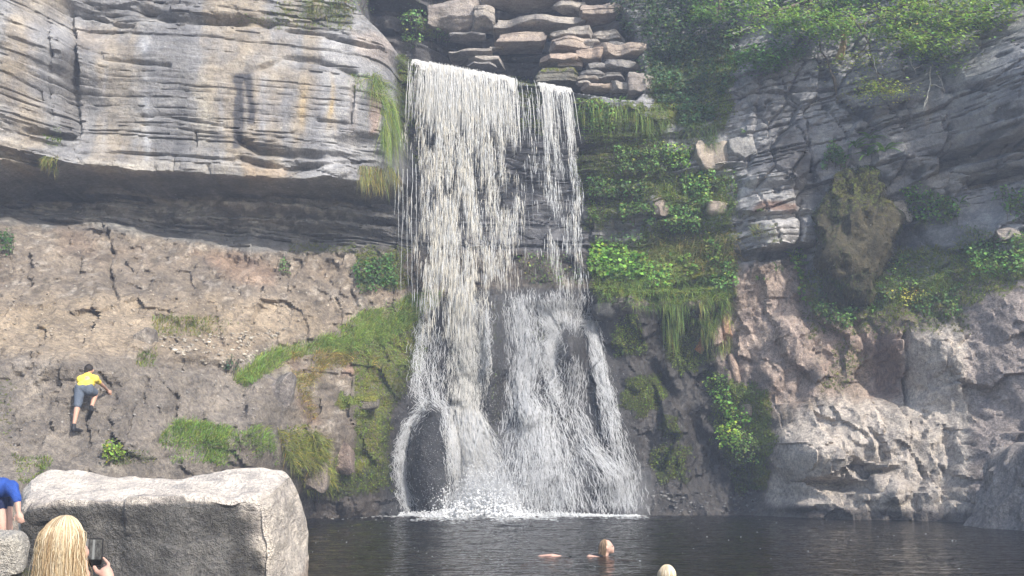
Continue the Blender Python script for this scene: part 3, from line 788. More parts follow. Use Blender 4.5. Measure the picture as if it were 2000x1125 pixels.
# ------------------------------------------------------------------ rocks
def rock_mesh(name, size, seed, power=3.5, rough=.10, n=12, col=(.3, .28, .26), bed=0.0, shape=None, mosslev=0.0, crackle=1.0, chips=9):
    """a boxy, broken lump of rock: size is its full extent in x, y, z"""
    V = []; F = []; tab = {}
    g = np.linspace(-1, 1, n + 1)
    def vid(p):
        k_ = tuple(np.round(p, 5))
        if k_ not in tab: tab[k_] = len(V); V.append(p)
        return tab[k_]
    for axis in range(3):
        for sgn in (-1, 1):
            for i in range(n):
                for j in range(n):
                    q = []
                    for a, b in ((i, j), (i + 1, j), (i + 1, j + 1), (i, j + 1)):
                        p = [0, 0, 0]; p[axis] = sgn; p[(axis + 1) % 3] = g[a]; p[(axis + 2) % 3] = g[b]
                        q.append(vid(tuple(p)))
                    F.append(q if sgn > 0 else q[::-1])
    V = np.array(V, float)
    r = (np.abs(V) ** power).sum(1) ** (1 / power)
    U = V / r[:, None]
    S = np.array(size) / 2
    P = U * S
    m = S.min()
    Q = P + seed * 7.31
    P = P + U * (S.mean() * (.12 if power < 4 else .05) * noise3(*(Q / S.mean() * .8).T, seed))[:, None]
    Rk = np.random.default_rng(seed)
    for _ in range(chips):                       # broken faces: everything beyond a random plane is cut back to it
        nd = Rk.normal(size=3); nd /= np.linalg.norm(nd); lim = Rk.uniform(.70, .95) * (np.abs(nd) * S).sum() * .82
        dd = P @ nd; over = np.clip(dd - lim, 0, None); P = P - over[:, None] * nd[None]
    if power >= 6: P[:, 2] += S[2] * (.18 * noise2(P[:, 0] / S[1] * .9 + seed, P[:, 0] * 0, seed + 2) + .12 * noise2(P[:, 0] / S[1] * 2.7, P[:, 1] * 2, seed + 4)); P[:, 1] += .25 * S[1] * noise2(P[:, 0] / S[1] * 1.3, P[:, 2] * 0 + seed, seed + 1)
    if shape is not None: P = shape(P, S)
    dn = rough * m * 2 * (fbm3(Q / (m * 2 + .15), 1.7, 4, seed + 3) + crackle * .5 * (.5 - np.abs(fbm3(Q / (m * 2 + .15), 2.6, 3, seed + 9))))
    dirn = U / S; dirn /= np.linalg.norm(dirn, axis=1, keepdims=True)
    P = P + dirn * dn[:, None]
    if bed:
        zq = np.round(P[:, 2] / bed + seed) ; P[:, :2] *= (1 + .05 * noise2(zq * 3.3, zq * 0, seed))[:, None]
    C = np.asarray(col) * (1 + .2 * fbm3(Q, 1.5 / m, 3, seed + 5) + .12 * fbm3(Q, 5 / m, 2, seed + 6))[:, None]
    up = smooth(-.1, .6, U[:, 2])
    me = mesh_from(name, P, F, np.clip(C, .01, .85), {'moss': mosslev * (.35 + .65 * up) * np.ones(len(P)), 'wet': np.zeros(len(P))})
    me.set_sharp_from_angle(angle=math.radians(24))
    return me

def px_rock(name, x0, x1, y0, y1, Y, depth, seed, label, cat='rock', group=None, col=(.3, .28, .26), power=3.5, rough=.09, bed=0, shape=None, moss_=0.0, tilt=0.0, n=12, mat=None):
    c = at((x0 + x1) / 2, (y0 + y1) / 2, Y); s = FPX / (Y * 1.02)
    me = rock_mesh(name, ((x1 - x0) / s, depth, (y1 - y0) / s), seed, power, rough, n, col, bed, shape, moss_)
    o = link(name, me, mat or M_LIME, loc=c, label=label, cat=cat, group=group, kind='thing')
    o.rotation_euler = (0, tilt, 0)
    return o

# slabs and blocks piled in the gorge above the lip
G_SLAB = 'slabs and blocks above the lip of the falls'
def bend_up(P, S):
    P = P.copy(); t = P[:, 0] / S[0]; P[:, 2] += S[0] * .13 * np.clip(t - .05, 0, 1) ** 1.2 * 1.6; return P
def wedge(P, S):
    P = P.copy(); t = P[:, 0] / S[0]; P[:, 2] *= 1 - .35 * np.clip(-t, 0, 1); return P
def hump(P, S):
    P = P.copy(); t = P[:, 0] / S[0]; P[:, 2] -= S[2] * .5 * t * t; return P
tan = (.40, .335, .285); pale = (.36, .33, .30); dark = (.25, .24, .235)
SLABS = [
 (948,1168,44,66,37.0,1.6,bend_up,pale,'long grey slab bending upward to the right, above the stack',0),
 (960,1068,68,93,36.7,1.5,wedge,tan,'thick tan slab with pale rounded left end, below the bent slab',0),
 (1083,1113,64,79,36.4,.8,hump,pale,'small rounded block left of the domed block in the pile',0),
 (1113,1154,54,78,36.4,.9,hump,pale,'domed grey block sitting on the hump-shaped block',0),
 (1080,1150,76,104,36.2,1.0,wedge,tan,'large hump-shaped tan block in the middle of the pile',0),
 (1140,1168,82,105,36.2,.8,hump,pale,'cracked block right of the hump-shaped block',0),
 (1160,1212,66,88,36.6,.9,hump,pale,'broad grey block just left of the dark bush',0),
 (1183,1212,84,98,36.4,.7,hump,dark,'small dark block above the flat tan slab',0),
 (1163,1247,92,119,35.9,1.1,None,tan,'bright flat tan slab reaching into the ivy',0),
 (1120,1180,102,126,35.9,1.0,wedge,(.43,.34,.28),'orange-tan rough block under the hump-shaped block',0),
 (1064,1126,108,126,35.9,1.0,wedge,(.42,.33,.27),'pointed orange-tan slab jutting left over the dark hollow',0),
 (1100,1126,114,136,36.0,.7,None,tan,'short block hanging below the orange-tan slabs',0),
 (1150,1188,126,142,35.7,.8,hump,dark,'grey lumpy block under the flat tan slab',0),
 (1180,1240,122,142,35.7,.8,None,dark,'dark bedded block below the right end of the tan slab',0),
 (1143,1172,139,152,35.6,.6,hump,dark,'small block low in the pile beside the mossy block',0),
 (1138,1164,150,159,35.5,.5,hump,pale,'thin little slab near the foot of the pile',0),
 (1134,1148,158,167,35.4,.4,hump,pale,'smallest stone at the foot of the pile',0),
 (1160,1215,148,160,35.7,.7,None,dark,'thin dark slab near the foot of the pile',0),
 (1143,1196,167,179,35.3,.8,wedge,(.42,.35,.30),'pinkish flat slab lying on the edge right of the falls',0),
 (1196,1238,164,182,35.3,.7,None,pale,'cracked grey slab right of the pinkish slab',0),
 (1234,1275,148,192,35.3,.9,None,(.3,.27,.25),'upright brown block at the edge of the ivy',0),
 (1040,1132,138,170,36.2,1.2,hump,(.2,.19,.16),'dull mossy rounded block just behind the lip of the falls',.55),
 (886,952,100,113,37.0,1.2,None,pale,'thin pale slab in the shadow above the main curtain',0),
 (924,980,113,129,36.6,1.2,wedge,pale,'grey-tan slab lowest in the shadow above the falls',0),
 (918,968,128,137,36.2,1.0,wedge,dark,'thin dark slab at the very lip of the falls',0),
 (872,936,68,79,37.2,1.0,None,dark,'flat dark slab under the square block',0),
 (848,932,-6,66,37.6,1.4,None,(.36,.32,.29),'big square pitted block at the top beside the hanging bush',0),
 (928,956,10,58,37.4,1.1,hump,pale,'narrow upright block right of the big square block',0),
 (948,1150,-14,14,37.6,2.0,bend_up,pale,'long roof slab at the top edge above the hollow',0),
 (1088,1138,6,26,37.2,.8,wedge,pale,'jagged piece under the roof slab',0),
 (1143,1206,14,44,36.8,1.2,None,tan,'rounded thick block at the right end of the bent slab',0),
 (1140,1195,-8,10,37.3,1.4,None,dark,'dark slab at the top edge left of the bush',0),
 (966,976,92,102,37.0,.4,hump,pale,'tiny pale stone standing in the hollow',0),
]
for i, (x0, x1, y0, y1, Y, dep, shp, c_, lab, ms) in enumerate(SLABS):
    px_rock('rock_slab' if (x1 - x0) > 1.7 * (y1 - y0) else 'rock_block', x0 - 11, x1 + 11, y0 + 2, y1 - 2, Y, dep, 300 + i, lab, 'rock', G_SLAB, np.array(c_) * .8, 40 if shp is None else 18, .05, .09, shp, max(ms, .22), n=20)

# loose and standing-out blocks in the right wall and on the banks
def wall_rock(name, x0, x1, y0, y1, depth, seed, label, col=(.38, .34, .30), proud=.35, **kw):
    col = np.array(col) * .78; kw.setdefault('power', 8); kw.setdefault('rough', .14)
    p, _ = surf((x0 + x1) / 2, (y0 + y1) / 2)
    return px_rock(name, x0, x1, y0, y1, p[1] + (.47 - proud * .3) * depth, depth, seed, label, col=col, **kw)
wall_rock('rock_block', 1352, 1422, 282, 334, 1.0, 401, 'pale tan block set in the cliff above the fern ledge', (.42,.36,.30), .6)
wall_rock('rock_block', 1418, 1478, 270, 320, .9, 402, 'grey wedge-shaped block overhanging beside the pale tan block', (.33,.325,.32), .6, shape=wedge)
wall_rock('rock_block', 1378, 1424, 388, 424, .8, 403, 'triangular pale block poking out of greenery on the right wall', (.42,.35,.30), .6, power=4)
wall_rock('rock_block', 1276, 1304, 388, 422, .7, 404, 'small square block among hanging plants right of the falls', (.36,.30,.26), .5)
wall_rock('rock_block', 1736, 1780, 392, 438, .8, 405, 'pale block wedged beside the mossy hanging column', (.42,.38,.33), .6)
wall_rock('rock_block', 1940, 2000, 448, 472, .8, 406, 'pale rock tip lying in plants at the right edge', (.42,.37,.33), .6, shape=hump)
wall_rock('rock_block', 1355, 1382, 658, 692, .5, 407, 'rusty orange oval stone beside the dark gully', (.45,.22,.11), .6, power=2.4, tilt=.5, mat=M_SLATE)
wall_rock('rock_block', 1408, 1426, 606, 668, .5, 408, 'narrow orange-brown upright sliver of rock', (.42,.26,.17), .6, power=2.6, tilt=-.15, mat=M_SLATE)
wall_rock('rock_block', 1424, 1442, 690, 752, .5, 409, 'lower narrow sliver of brown rock ending in a white tip', (.40,.30,.24), .6, power=2.6, tilt=-.2, mat=M_SLATE)
wall_rock('rock_block', 1392, 1412, 640, 680, .4, 410, 'pinkish chip left of the upright orange sliver', (.38,.28,.24), .6, mat=M_SLATE)
wall_rock('rock_block', 1440, 1478, 790, 812, .5, 412, 'light brown stone on the mossy bank', (.36,.30,.25), .6, mat=M_SLATE)
wall_rock('rock_block', 1700, 1748, 925, 975, .8, 413, 'pale rounded stone lodged in the cavity of the right bank', (.44,.39,.34), .5, mat=M_SLATE, power=2.8)
wall_rock('rock_block', 1660, 1700, 905, 935, .6, 414, 'dark knobbly stone above the cavity of the right bank', (.24,.215,.2), .6, mat=M_SLATE, power=2.8)
wall_rock('rock_block', 505, 570, 725, 800, 1.0, 415, 'smooth dark upright block below the long grass', (.24,.215,.2), .5, mat=M_SLATE)
wall_rock('rock_block', 635, 690, 865, 925, .9, 416, 'grey-brown rounded stone with rusty side near the mossy foot', (.26,.2,.17), .5, mat=M_SLATE)
wall_rock('rock_block', 690, 740, 775, 800, .7, 417, 'flat mossy stone jutting out left of the cascade', (.18,.16,.13), .7, mat=M_SLATE, moss_=.9)
wall_rock('rock_block', 585, 640, 905, 960, .8, 418, 'dull brown stone just behind the big boulder', (.25,.21,.18), .5, mat=M_SLATE)
wall_rock('rock_block', 268, 300, 640, 690, .6, 419, 'dark knob of rock at the edge of the tan terrace', (.25,.22,.19), .5, mat=M_SLATE)
wall_rock('rock_block', 1155, 1215, 590, 625, .7, 420, 'wet dark hump just right of the cascade top', (.08,.08,.078), .5, mat=M_SLATE, power=2.4)

# mossy column hanging from the ledge on the right
def column(P, S):
    P = P.copy(); t = P[:, 2] / S[2]
    wdt = np.interp(t, [-1, -.6, 0, .55, .85, 1], [.45, .72, .82, 1.0, .95, .7])
    P[:, 0] = P[:, 0] * wdt + .42 * S[0] * t * .55; P[:, 1] *= wdt; return P
pc, _ = surf(1660, 450)
colr = px_rock('mossy_column', 1590, 1740, 318, 602, 33.2, 1.9, 431, 'brown-green moss-covered column hanging from a ledge on the right wall', 'rock', None, (.062,.054,.032), 2.6, .46, 0, column, .50, n=40, mat=M_SLATE)

# dark slanting rock that runs into the pool in the right corner
def slant(P, S):
    P = P.copy(); P[:, 0] += P[:, 2] * .55; return P
o = link('rock_slab', rock_mesh('rock_slab', (2.2, 5.5, 3.2), 441, 6, .34, 50, (.27,.24,.22), shape=slant, chips=18), M_SLATE, loc=at(2062, 1015, 25.6), label='slanting grey rock running into the pool at the lower right corner', cat='rock', kind='thing')

# the big pale boulder in the foreground
def n_chip(V): return fbm3(V, 2.2, 3, 499)
def boulder():
    # eight corners: front-bottom-left ... back-top-right, placed in metres, then broken up
    Yf, Yb = 12.3, 14.3
    c = {(-1,-1,-1): at(10,1230,Yf+.35), (1,-1,-1): at(566,1240,Yf+.25), (-1,-1,1): at(42,985,Yf), (1,-1,1): at(520,972,Yf-.1),
         (-1,1,-1): at(30,1200,Yb), (1,1,-1): at(628,1160,Yb-.5), (-1,1,1): at(66,924,Yb-.2), (1,1,1): at(602,932,Yb-.6)}
    n = 60; g = np.linspace(-1, 1, n + 1); V = []; F = []; tab = {}; U = []
    def vid(p):
        k_ = tuple(np.round(p, 4))
        if k_ not in tab:
            tab[k_] = len(V)
            q = np.zeros(3)
            for key, w in c.items(): q += w * np.prod([(1 + p[i] * key[i]) / 2 for i in range(3)])
            V.append(q); U.append(p)
        return tab[k_]
    for axis in range(3):
        for sgn in (-1, 1):
            for i in range(n):
                for j in range(n):
                    q = []
                    for a, b in ((i, j), (i+1, j), (i+1, j+1), (i, j+1)):
                        p = [0, 0, 0]; p[axis] = sgn; p[(axis+1) % 3] = g[a]; p[(axis+2) % 3] = g[b]; q.append(vid(tuple(p)))
                    F.append(q if sgn > 0 else q[::-1])
    V = np.array(V); U = np.array(U)
    cen = V.mean(0)
    a = np.sort(np.abs(U), axis=1)
    edge = smooth(.80, 1.0, a[:, 1])               # rounding of the arrises
    V = V - (V - cen) * (.03 * edge ** 2 + .05 * smooth(.8, 1, a[:, 0]) * edge)[:, None]
    nrm = np.where(np.abs(U) > .999, np.sign(U), 0.0); nrm += U * .25 * edge[:, None]; nrm /= np.linalg.norm(nrm, axis=1, keepdims=True) + 1e-9
    top = smooth(.9, 1, U[:, 2]); fr = smooth(.9, 1, -U[:, 1]); rt = smooth(.9, 1, U[:, 0])
    h = .17 * fbm3(V, .8, 4, 500) + .05 * fbm3(V, 3.2, 4, 501) + .03 * (.4 - np.abs(fbm3(V, 5, 3, 504)))
    s_, t_, e_ = facets(V[:, 0] * 1.5 + V[:, 1], V[:, 2] * 1.7, 502)
    h += fr * (.05 * s_ + .06 * t_) * (1 - .8 * smooth(.7, 1, np.abs(U[:, 0])))
    groove = ridged(V[:, 0] * 2.6, V[:, 2] * .55, 4, 503); h += fr * .035 * groove        # flutes running down the front
    V = V + nrm * h[:, None]
    V[:, 2] += top * (.16 * np.exp(-((V[:, 0] + 3.0) / .8) ** 2) - .05 * np.exp(-((V[:, 0] + 4.6) / .5) ** 2)) * smooth(-1, .6, U[:, 1])
    for nd, lim in (((.80, .25, .55), .93), ((-.75, -.1, .66), .95), ((.93, .3, -.2), .97), ((.1, .75, .66), .93)):
        nd = np.array(nd); nd /= np.linalg.norm(nd); dd = (V - cen) @ nd
        top_ = np.max(dd); cut = top_ * lim + .05 * n_chip(V); V = V - np.clip(dd - cut, 0, None)[:, None] * nd[None] * .92
    n1 = fbm3(V, 1.6, 4, 510); n2 = fbm3(V, 6, 3, 511); n3 = fbm3(V * np.array((1, 1, .3)), 4, 3, 512)
    C = np.array((.70, .63, .555))[None] * (1 + .10 * n1 + .12 * n2)[:, None]
    # the front face is painted dark for its shade, with algae streaks, up to a ragged line below the arris
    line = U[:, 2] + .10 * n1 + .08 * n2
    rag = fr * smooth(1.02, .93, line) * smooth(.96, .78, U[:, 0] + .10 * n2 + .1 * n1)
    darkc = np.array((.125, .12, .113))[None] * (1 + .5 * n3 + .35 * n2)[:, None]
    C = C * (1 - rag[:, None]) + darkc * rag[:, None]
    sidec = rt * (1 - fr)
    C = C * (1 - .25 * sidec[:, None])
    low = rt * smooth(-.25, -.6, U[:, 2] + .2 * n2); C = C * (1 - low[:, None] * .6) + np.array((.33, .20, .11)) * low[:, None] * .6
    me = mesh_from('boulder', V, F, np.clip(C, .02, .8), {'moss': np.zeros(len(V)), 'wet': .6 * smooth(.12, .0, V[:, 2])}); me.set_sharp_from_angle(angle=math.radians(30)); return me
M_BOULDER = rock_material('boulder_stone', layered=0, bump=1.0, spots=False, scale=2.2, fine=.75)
link('boulder', boulder(), M_BOULDER, label='huge pale boulder whose front is darkened for shade and algae at the pool edge, lower left', cat='boulder', kind='thing')
link('rock_block', rock_mesh('rock_block', (.72, .6, .52), 521, 5, .12, 18, (.46, .43, .38)), M_BOULDER, loc=at(-22, 1087, 11.6), label='pale low rock at the left edge beside the boulder', cat='rock', kind='thing')
link('rock_block', rock_mesh('rock_block', (1.0, .9, .5), 522, 3.2, .1, 14, (.13, .12, .10), mosslev=.5), M_BOULDER, loc=at(-20, 1148, 11.9), label='dark mossy stone in the bottom left corner', cat='rock', kind='thing')

# ------------------------------------------------------------------ ground, pool
def sheet(name, x0, x1, y0, y1, step, hf, mat, kind='structure', label=None, colf=None):
    xs = np.arange(x0, x1 + step, step); ys = np.arange(y0, y1 + step, step)
    X, Y = np.meshgrid(xs, ys); Z = hf(X, Y)
    id_ = np.arange(X.size).reshape(X.shape)
    q = np.stack([id_[:-1, :-1], id_[:-1, 1:], id_[1:, 1:], id_[1:, :-1]], -1).reshape(-1, 4)
    n_ = fbm(X * 3, Y * 3, 3, 9)
    c = np.array((.22, .2, .18)) * (1 + .3 * n_.ravel()[:, None])
    return link(name, mesh_from(name, np.stack([X, Y, Z], -1).reshape(-1, 3), q, c, {'moss': np.zeros(X.size), 'wet': np.zeros(X.size)}), mat, kind=kind, label=label)
def bed(X, Y):
    bank = smooth(-1.3, -3.0, X + .12 * (Y - 12)) * smooth(19, 15.5, Y) + smooth(10.6, 8.0, Y)
    return -1.5 + np.clip(bank, 0, 1) * 1.62 + .10 * fbm(X * .6, Y * .6, 3, 531) + .03 * fbm(X * 4, Y * 4, 3, 532)
sheet('ground', -30, 30, -12, 45, .3, bed, M_SLATE, label='stony bank and bed of the pool')

m, nt, out = new_mat('pool_water')
tc = nt.nodes.new('ShaderNodeTexCoord')
w1 = tex(nt, tc.outputs['Object'], 1.0, 3, .6, stretch=(1.6, 4.2, 1)); w2 = tex(nt, tc.outputs['Object'], 1.0, 2, .5, stretch=(7, 15, 1))
hs = math_n(nt, 'ADD', w1.outputs['Fac'], math_n(nt, 'MULTIPLY', w2.outputs['Fac'], .22))
bp = N(nt, 'ShaderNodeBump', Strength=.8, Distance=.11); nt.links.new(hs, bp.inputs['Height'])
fr_ = N(nt, 'ShaderNodeFresnel', IOR=1.33); nt.links.new(bp.outputs[0], fr_.inputs['Normal'])
gl = N(nt, 'ShaderNodeBsdfGlossy', Roughness=.05); gl.inputs['Color'].default_value = (.9, .9, .9, 1); nt.links.new(bp.outputs[0], gl.inputs['Normal'])
tr = N(nt, 'ShaderNodeBsdfTransparent'); tr.inputs['Color'].default_value = (.40, .20, .08, 1)
df = N(nt, 'ShaderNodeBsdfDiffuse'); df.inputs['Color'].default_value = (.012, .011, .009, 1)
m1_ = N(nt, 'ShaderNodeMixShader', Fac=.5); nt.links.new(df.outputs[0], m1_.inputs[1]); nt.links.new(tr.outputs[0], m1_.inputs[2])
m2_ = N(nt, 'ShaderNodeMixShader'); nt.links.new(fr_.outputs[0], m2_.inputs[0]); nt.links.new(m1_.outputs[0], m2_.inputs[1]); nt.links.new(gl.outputs[0], m2_.inputs[2])
nt.links.new(m2_.outputs[0], out.inputs[0])
M_POOL = m
def waves(X, Y):
    ring = 0
    for cx_, cy_, a_ in ((1.47, 17.4, .010), (.9, 17.3, .007), (1.82, 12.9, .010)):
        r_ = np.hypot(X - cx_, Y - cy_); ring = ring + a_ * np.sin(r_ * 22) * np.exp(-r_ / .55)
    near = np.exp(-(((X + .4) / 6) ** 2 + ((Y - 33) / 7) ** 2))
    amp = .011 + .045 * near
    sw = smooth(8.0, 5.5, X) * .5 + .5
    return amp * (fbm(X * 1.3, Y * 2.6, 3, 541) * 1.2 + .5 * fbm(X * 4.5, Y * 8, 2, 542)) * sw + ring
xs_step = .09
sheet('water', -15, 16, 10.5, 37, xs_step, waves, M_POOL, label='dark peaty pool below the falls')

# ------------------------------------------------------------------ the waterfall
def water_mat(name, col, trans=.35, rough=.35, clear=.25):
    m, nt, out = new_mat(name)
    a = N(nt, 'ShaderNodeAttribute', attribute_name='tint')
    c = mix_col(nt, 1.0, a.outputs['Color'], col, 'MULTIPLY')
    p = N(nt, 'ShaderNodeBsdfPrincipled', Roughness=rough); p.inputs['Specular IOR Level'].default_value = .4
    t = N(nt, 'ShaderNodeBsdfTranslucent'); mx = N(nt, 'ShaderNodeMixShader', Fac=trans)
    nt.links.new(c, p.inputs['Base Color']); nt.links.new(c, t.inputs['Color'])
    nt.links.new(p.outputs[0], mx.inputs[1]); nt.links.new(t.outputs[0], mx.inputs[2])
    tp = N(nt, 'ShaderNodeBsdfTransparent'); m3 = N(nt, 'ShaderNodeMixShader', Fac=clear)
    nt.links.new(mx.outputs[0], m3.inputs[1]); nt.links.new(tp.outputs[0], m3.inputs[2]); nt.links.new(m3.outputs[0], out.inputs[0])
    return m
M_FALL = water_mat('white_water', (.97, .97, .965), .45); M_FOAM = water_mat('foam', (.97, .975, .98), .35, .6)
falls = link('waterfall', None, loc=(0, 0, 0), label='tall white waterfall dropping over the lip into the pool', cat='waterfall', kind='thing')
lipx = np.array([p[0] for p in LIP]); lipy = np.array([p[1] for p in LIP])
R = np.random.default_rng(77)

def fall_density(px, t):
    """how much water falls at a place along the lip; t is 0 at the lip and 1 at the cone"""
    m_ = np.interp(px, [795, 805, 822, 838, 850, 880, 915, 932, 960, 992, 1003, 1012, 1046, 1054, 1075, 1105, 1114], [0, .25, .34, .65, .95, 1.0, 1.0, .86, .78, .72, .50, .10, .10, .48, .62, .62, 0])
    return m_
def traj(px0, s, vy, vx):
    """points of a falling thread: s metres below the lip"""
    l0 = np.stack([at(a, np.interp(a, lipx, lipy), LIP_Y - .02) for a in px0]) if np.ndim(px0) else at(px0, np.interp(px0, lipx, lipy), LIP_Y)
    return l0
# a fast table of lip points
tabx = np.linspace(780, 1130, 200); tabP = np.stack([at(a, np.interp(a, lipx, lipy), LIP_Y - .03) for a in tabx])
def lip_pt(px):
    return np.stack([np.interp(px, tabx, tabP[:, i]) for i in range(3)], -1)
def fall_pts(px, s, vy, vx):
    """position after dropping s metres (arrays), leaving the lip with vy forward and vx sideways"""
    P = lip_pt(px).copy()
    tt = np.sqrt(2 * np.maximum(s, 0) / 9.8)
    P[..., 0] += vx * tt; P[..., 1] -= vy * tt + .02; P[..., 2] -= s - .03
    return P

def curtain(name, lo, hi, n, seed, floor_px, cream):
    """threads and drops of one part of the curtain, leaving the lip between lo and hi"""
    R = np.random.default_rng(seed)
    g = Geo()
    cand = R.uniform(lo, hi, n * 6)
    cl = fall_density(cand, 0)
    cand = cand[R.random(len(cand)) < cl][:n]
    n = len(cand)
    smax = 9.0
    s0 = smax * R.random(n) ** .92
    # clumps: water comes down in pulses
    pulse = noise2(cand / 9.0, s0 * 1.1 - cand * .02, seed) + .6 * noise2(cand / 3.5, s0 * 2.6, seed + 1)
    thin = np.interp(s0, [0, .6, 3, 8], [.55, .15, .1, .05])
    core = fall_density(cand, 0)
    keep = ((pulse * 1.15 + thin * 1.2 + core * 1.05 - .56 - .072 * s0) > R.uniform(-.4, .4, n)) & (s0 < np.where(cand > 948, R.uniform(6.2, 7.2, n), R.uniform(6.8, 9.2, n)))
    cand, s0 = cand[keep], s0[keep]; n = len(cand)
    vx = (cand - 880) / 240 * .42 + R.normal(size=n) * (.03 + .05 * s0 / 8) ; vy = .42 + .16 * R.normal(size=n)
    veil = R.random(n) < .42
    L = np.where(veil, R.uniform(.22, .85, n), R.uniform(.08, .30, n) * (1 + .10 * s0)); K = 7
    sl = s0[:, None] + L[:, None] * np.linspace(0, 1, K)[None]
    sl = np.minimum(sl, (np.where(cand > 948, 7.3, 9.4) + R.uniform(-.4, .2, n))[:, None] + .03 * np.arange(K)[None])
    wob_ = np.cumsum(R.normal(size=(n, K)) * .42, 1) * np.minimum(1, s0 / 1.2)[:, None]
    P = fall_pts(cand[:, None] + wob_, sl, vy[:, None], vx[:, None])
    wd = np.where(veil, R.uniform(.0016, .0052, n), R.uniform(.0026, .0092, n)) * (1 + .3 * (core[keep] > .8)) * (1 + .35 * R.random(n) ** 4)
    rad = wd[:, None] * np.array((.12, .7, 1.0, .85, 1.0, .6, .12))[None] * R.uniform(.7, 1.3, (n, K))
    cr = np.where((R.random(n) < cream)[:, None], np.array((1.0, .955, .86))[None], np.array((.97, .985, 1.0))[None])
    g.add(*strands(P, rad, cr))
    # long unbroken threads near the lip
    m_ = int(n * .10); px = R.choice(cand, m_); s1 = R.uniform(-.02, .9, m_); L = R.uniform(.5, 2.2, m_); K = 12
    sl = s1[:, None] + L[:, None] * np.linspace(0, 1, K)[None]
    P = fall_pts(px[:, None] + 1.2 * np.cumsum(R.normal(size=(m_, K)) * .45, 1), sl, np.full((m_, 1), .42) + .1 * R.normal(size=(m_, 1)), ((px - 880) / 240 * .42)[:, None] + .03 * R.normal(size=(m_, 1)))
    rad = R.uniform(.004, .011, m_)[:, None] * np.interp(np.linspace(0, 1, K), [0, .15, .8, 1], [.6, 1, .8, .15])[None]
    g.add(*strands(P, rad, np.array((.985, .98, .96))))
    return link(name, g.mesh(name), M_FALL, falls, kind='stuff')
curtain('main_curtain', 797, 1006, 16500, 81, 0, .55)['label'] = 'creamy white main curtain'
curtain('side_curtain', 1006, 1114, 4400, 82, 0, .15)['label'] = 'thinner right-hand curtain'
# smooth tongue of water bending over the lip
def lip_sheet():
    g = Geo(); K = 9
    for lo, hi in ((806, 846), (842, 1004), (1050, 1113)):
        px = np.arange(lo, hi, 1.6); n = len(px)
        dens = fall_density(px, 0)
        s = np.linspace(0, 1, K)
        P = np.zeros((n, K, 3)); base = lip_pt(px)
        jag = .12 + .55 * (noise2(px / 4, px * 0, 5) * .5 + .5) * (.3 + dens)
        for k in range(K):
            if k < 3: P[:, k] = base + np.array((0, .55 - .26 * k, .015 - .012 * k)) + (noise2(px / 3, px * 0 + k, 6) * .025)[:, None] * np.array((0, .4, 1))
            else: P[:, k] = fall_pts(px, (s[k] - s[2]) / (1 - s[2]) * jag, .42 + 0 * px, (px - 880) / 240 * .42) + (noise2(px / 2.5, px * 0 + k * .6, 7) * .03)[:, None] * np.array((.3, 1, .2))
        idx_ = np.arange(n * K).reshape(n, K)
        q = np.stack([idx_[:-1, :-1], idx_[1:, :-1], idx_[1:, 1:], idx_[:-1, 1:]], -1).reshape(-1, 4)
        T = np.concatenate([q[:, [0, 1, 2]], q[:, [0, 2, 3]]])
        c = np.array((.98, .96, .92))
        g.add(P.reshape(-1, 3), T, c)
    return g.mesh('lip_water')
link('lip_water', lip_sheet(), M_FALL, falls, kind='stuff')
# a few single trickles left of the curtain
for k_, (x_, y0_, y1_) in enumerate([(787, 330, 575), (778, 330, 470), (796, 330, 560), (806, 300, 600), (812, 320, 600), (770, 335, 420)]):
    g = Geo(); zz = np.linspace(0, 1, 40)
    a, b = at(x_, y0_, 33.9), at(x_ + 2, y1_, 33.9)
    P = a[None] + (b - a)[None] * zz[:, None]; P[:, 0] += .012 * np.cumsum(rng.normal(size=40)) * .5
    tube(g, P, .010 * (1 - .6 * zz) * (.6 + .6 * rng.random(40)), (.95, .97, 1), 4)
    link('trickle', g.mesh('trickle'), M_FALL, falls)

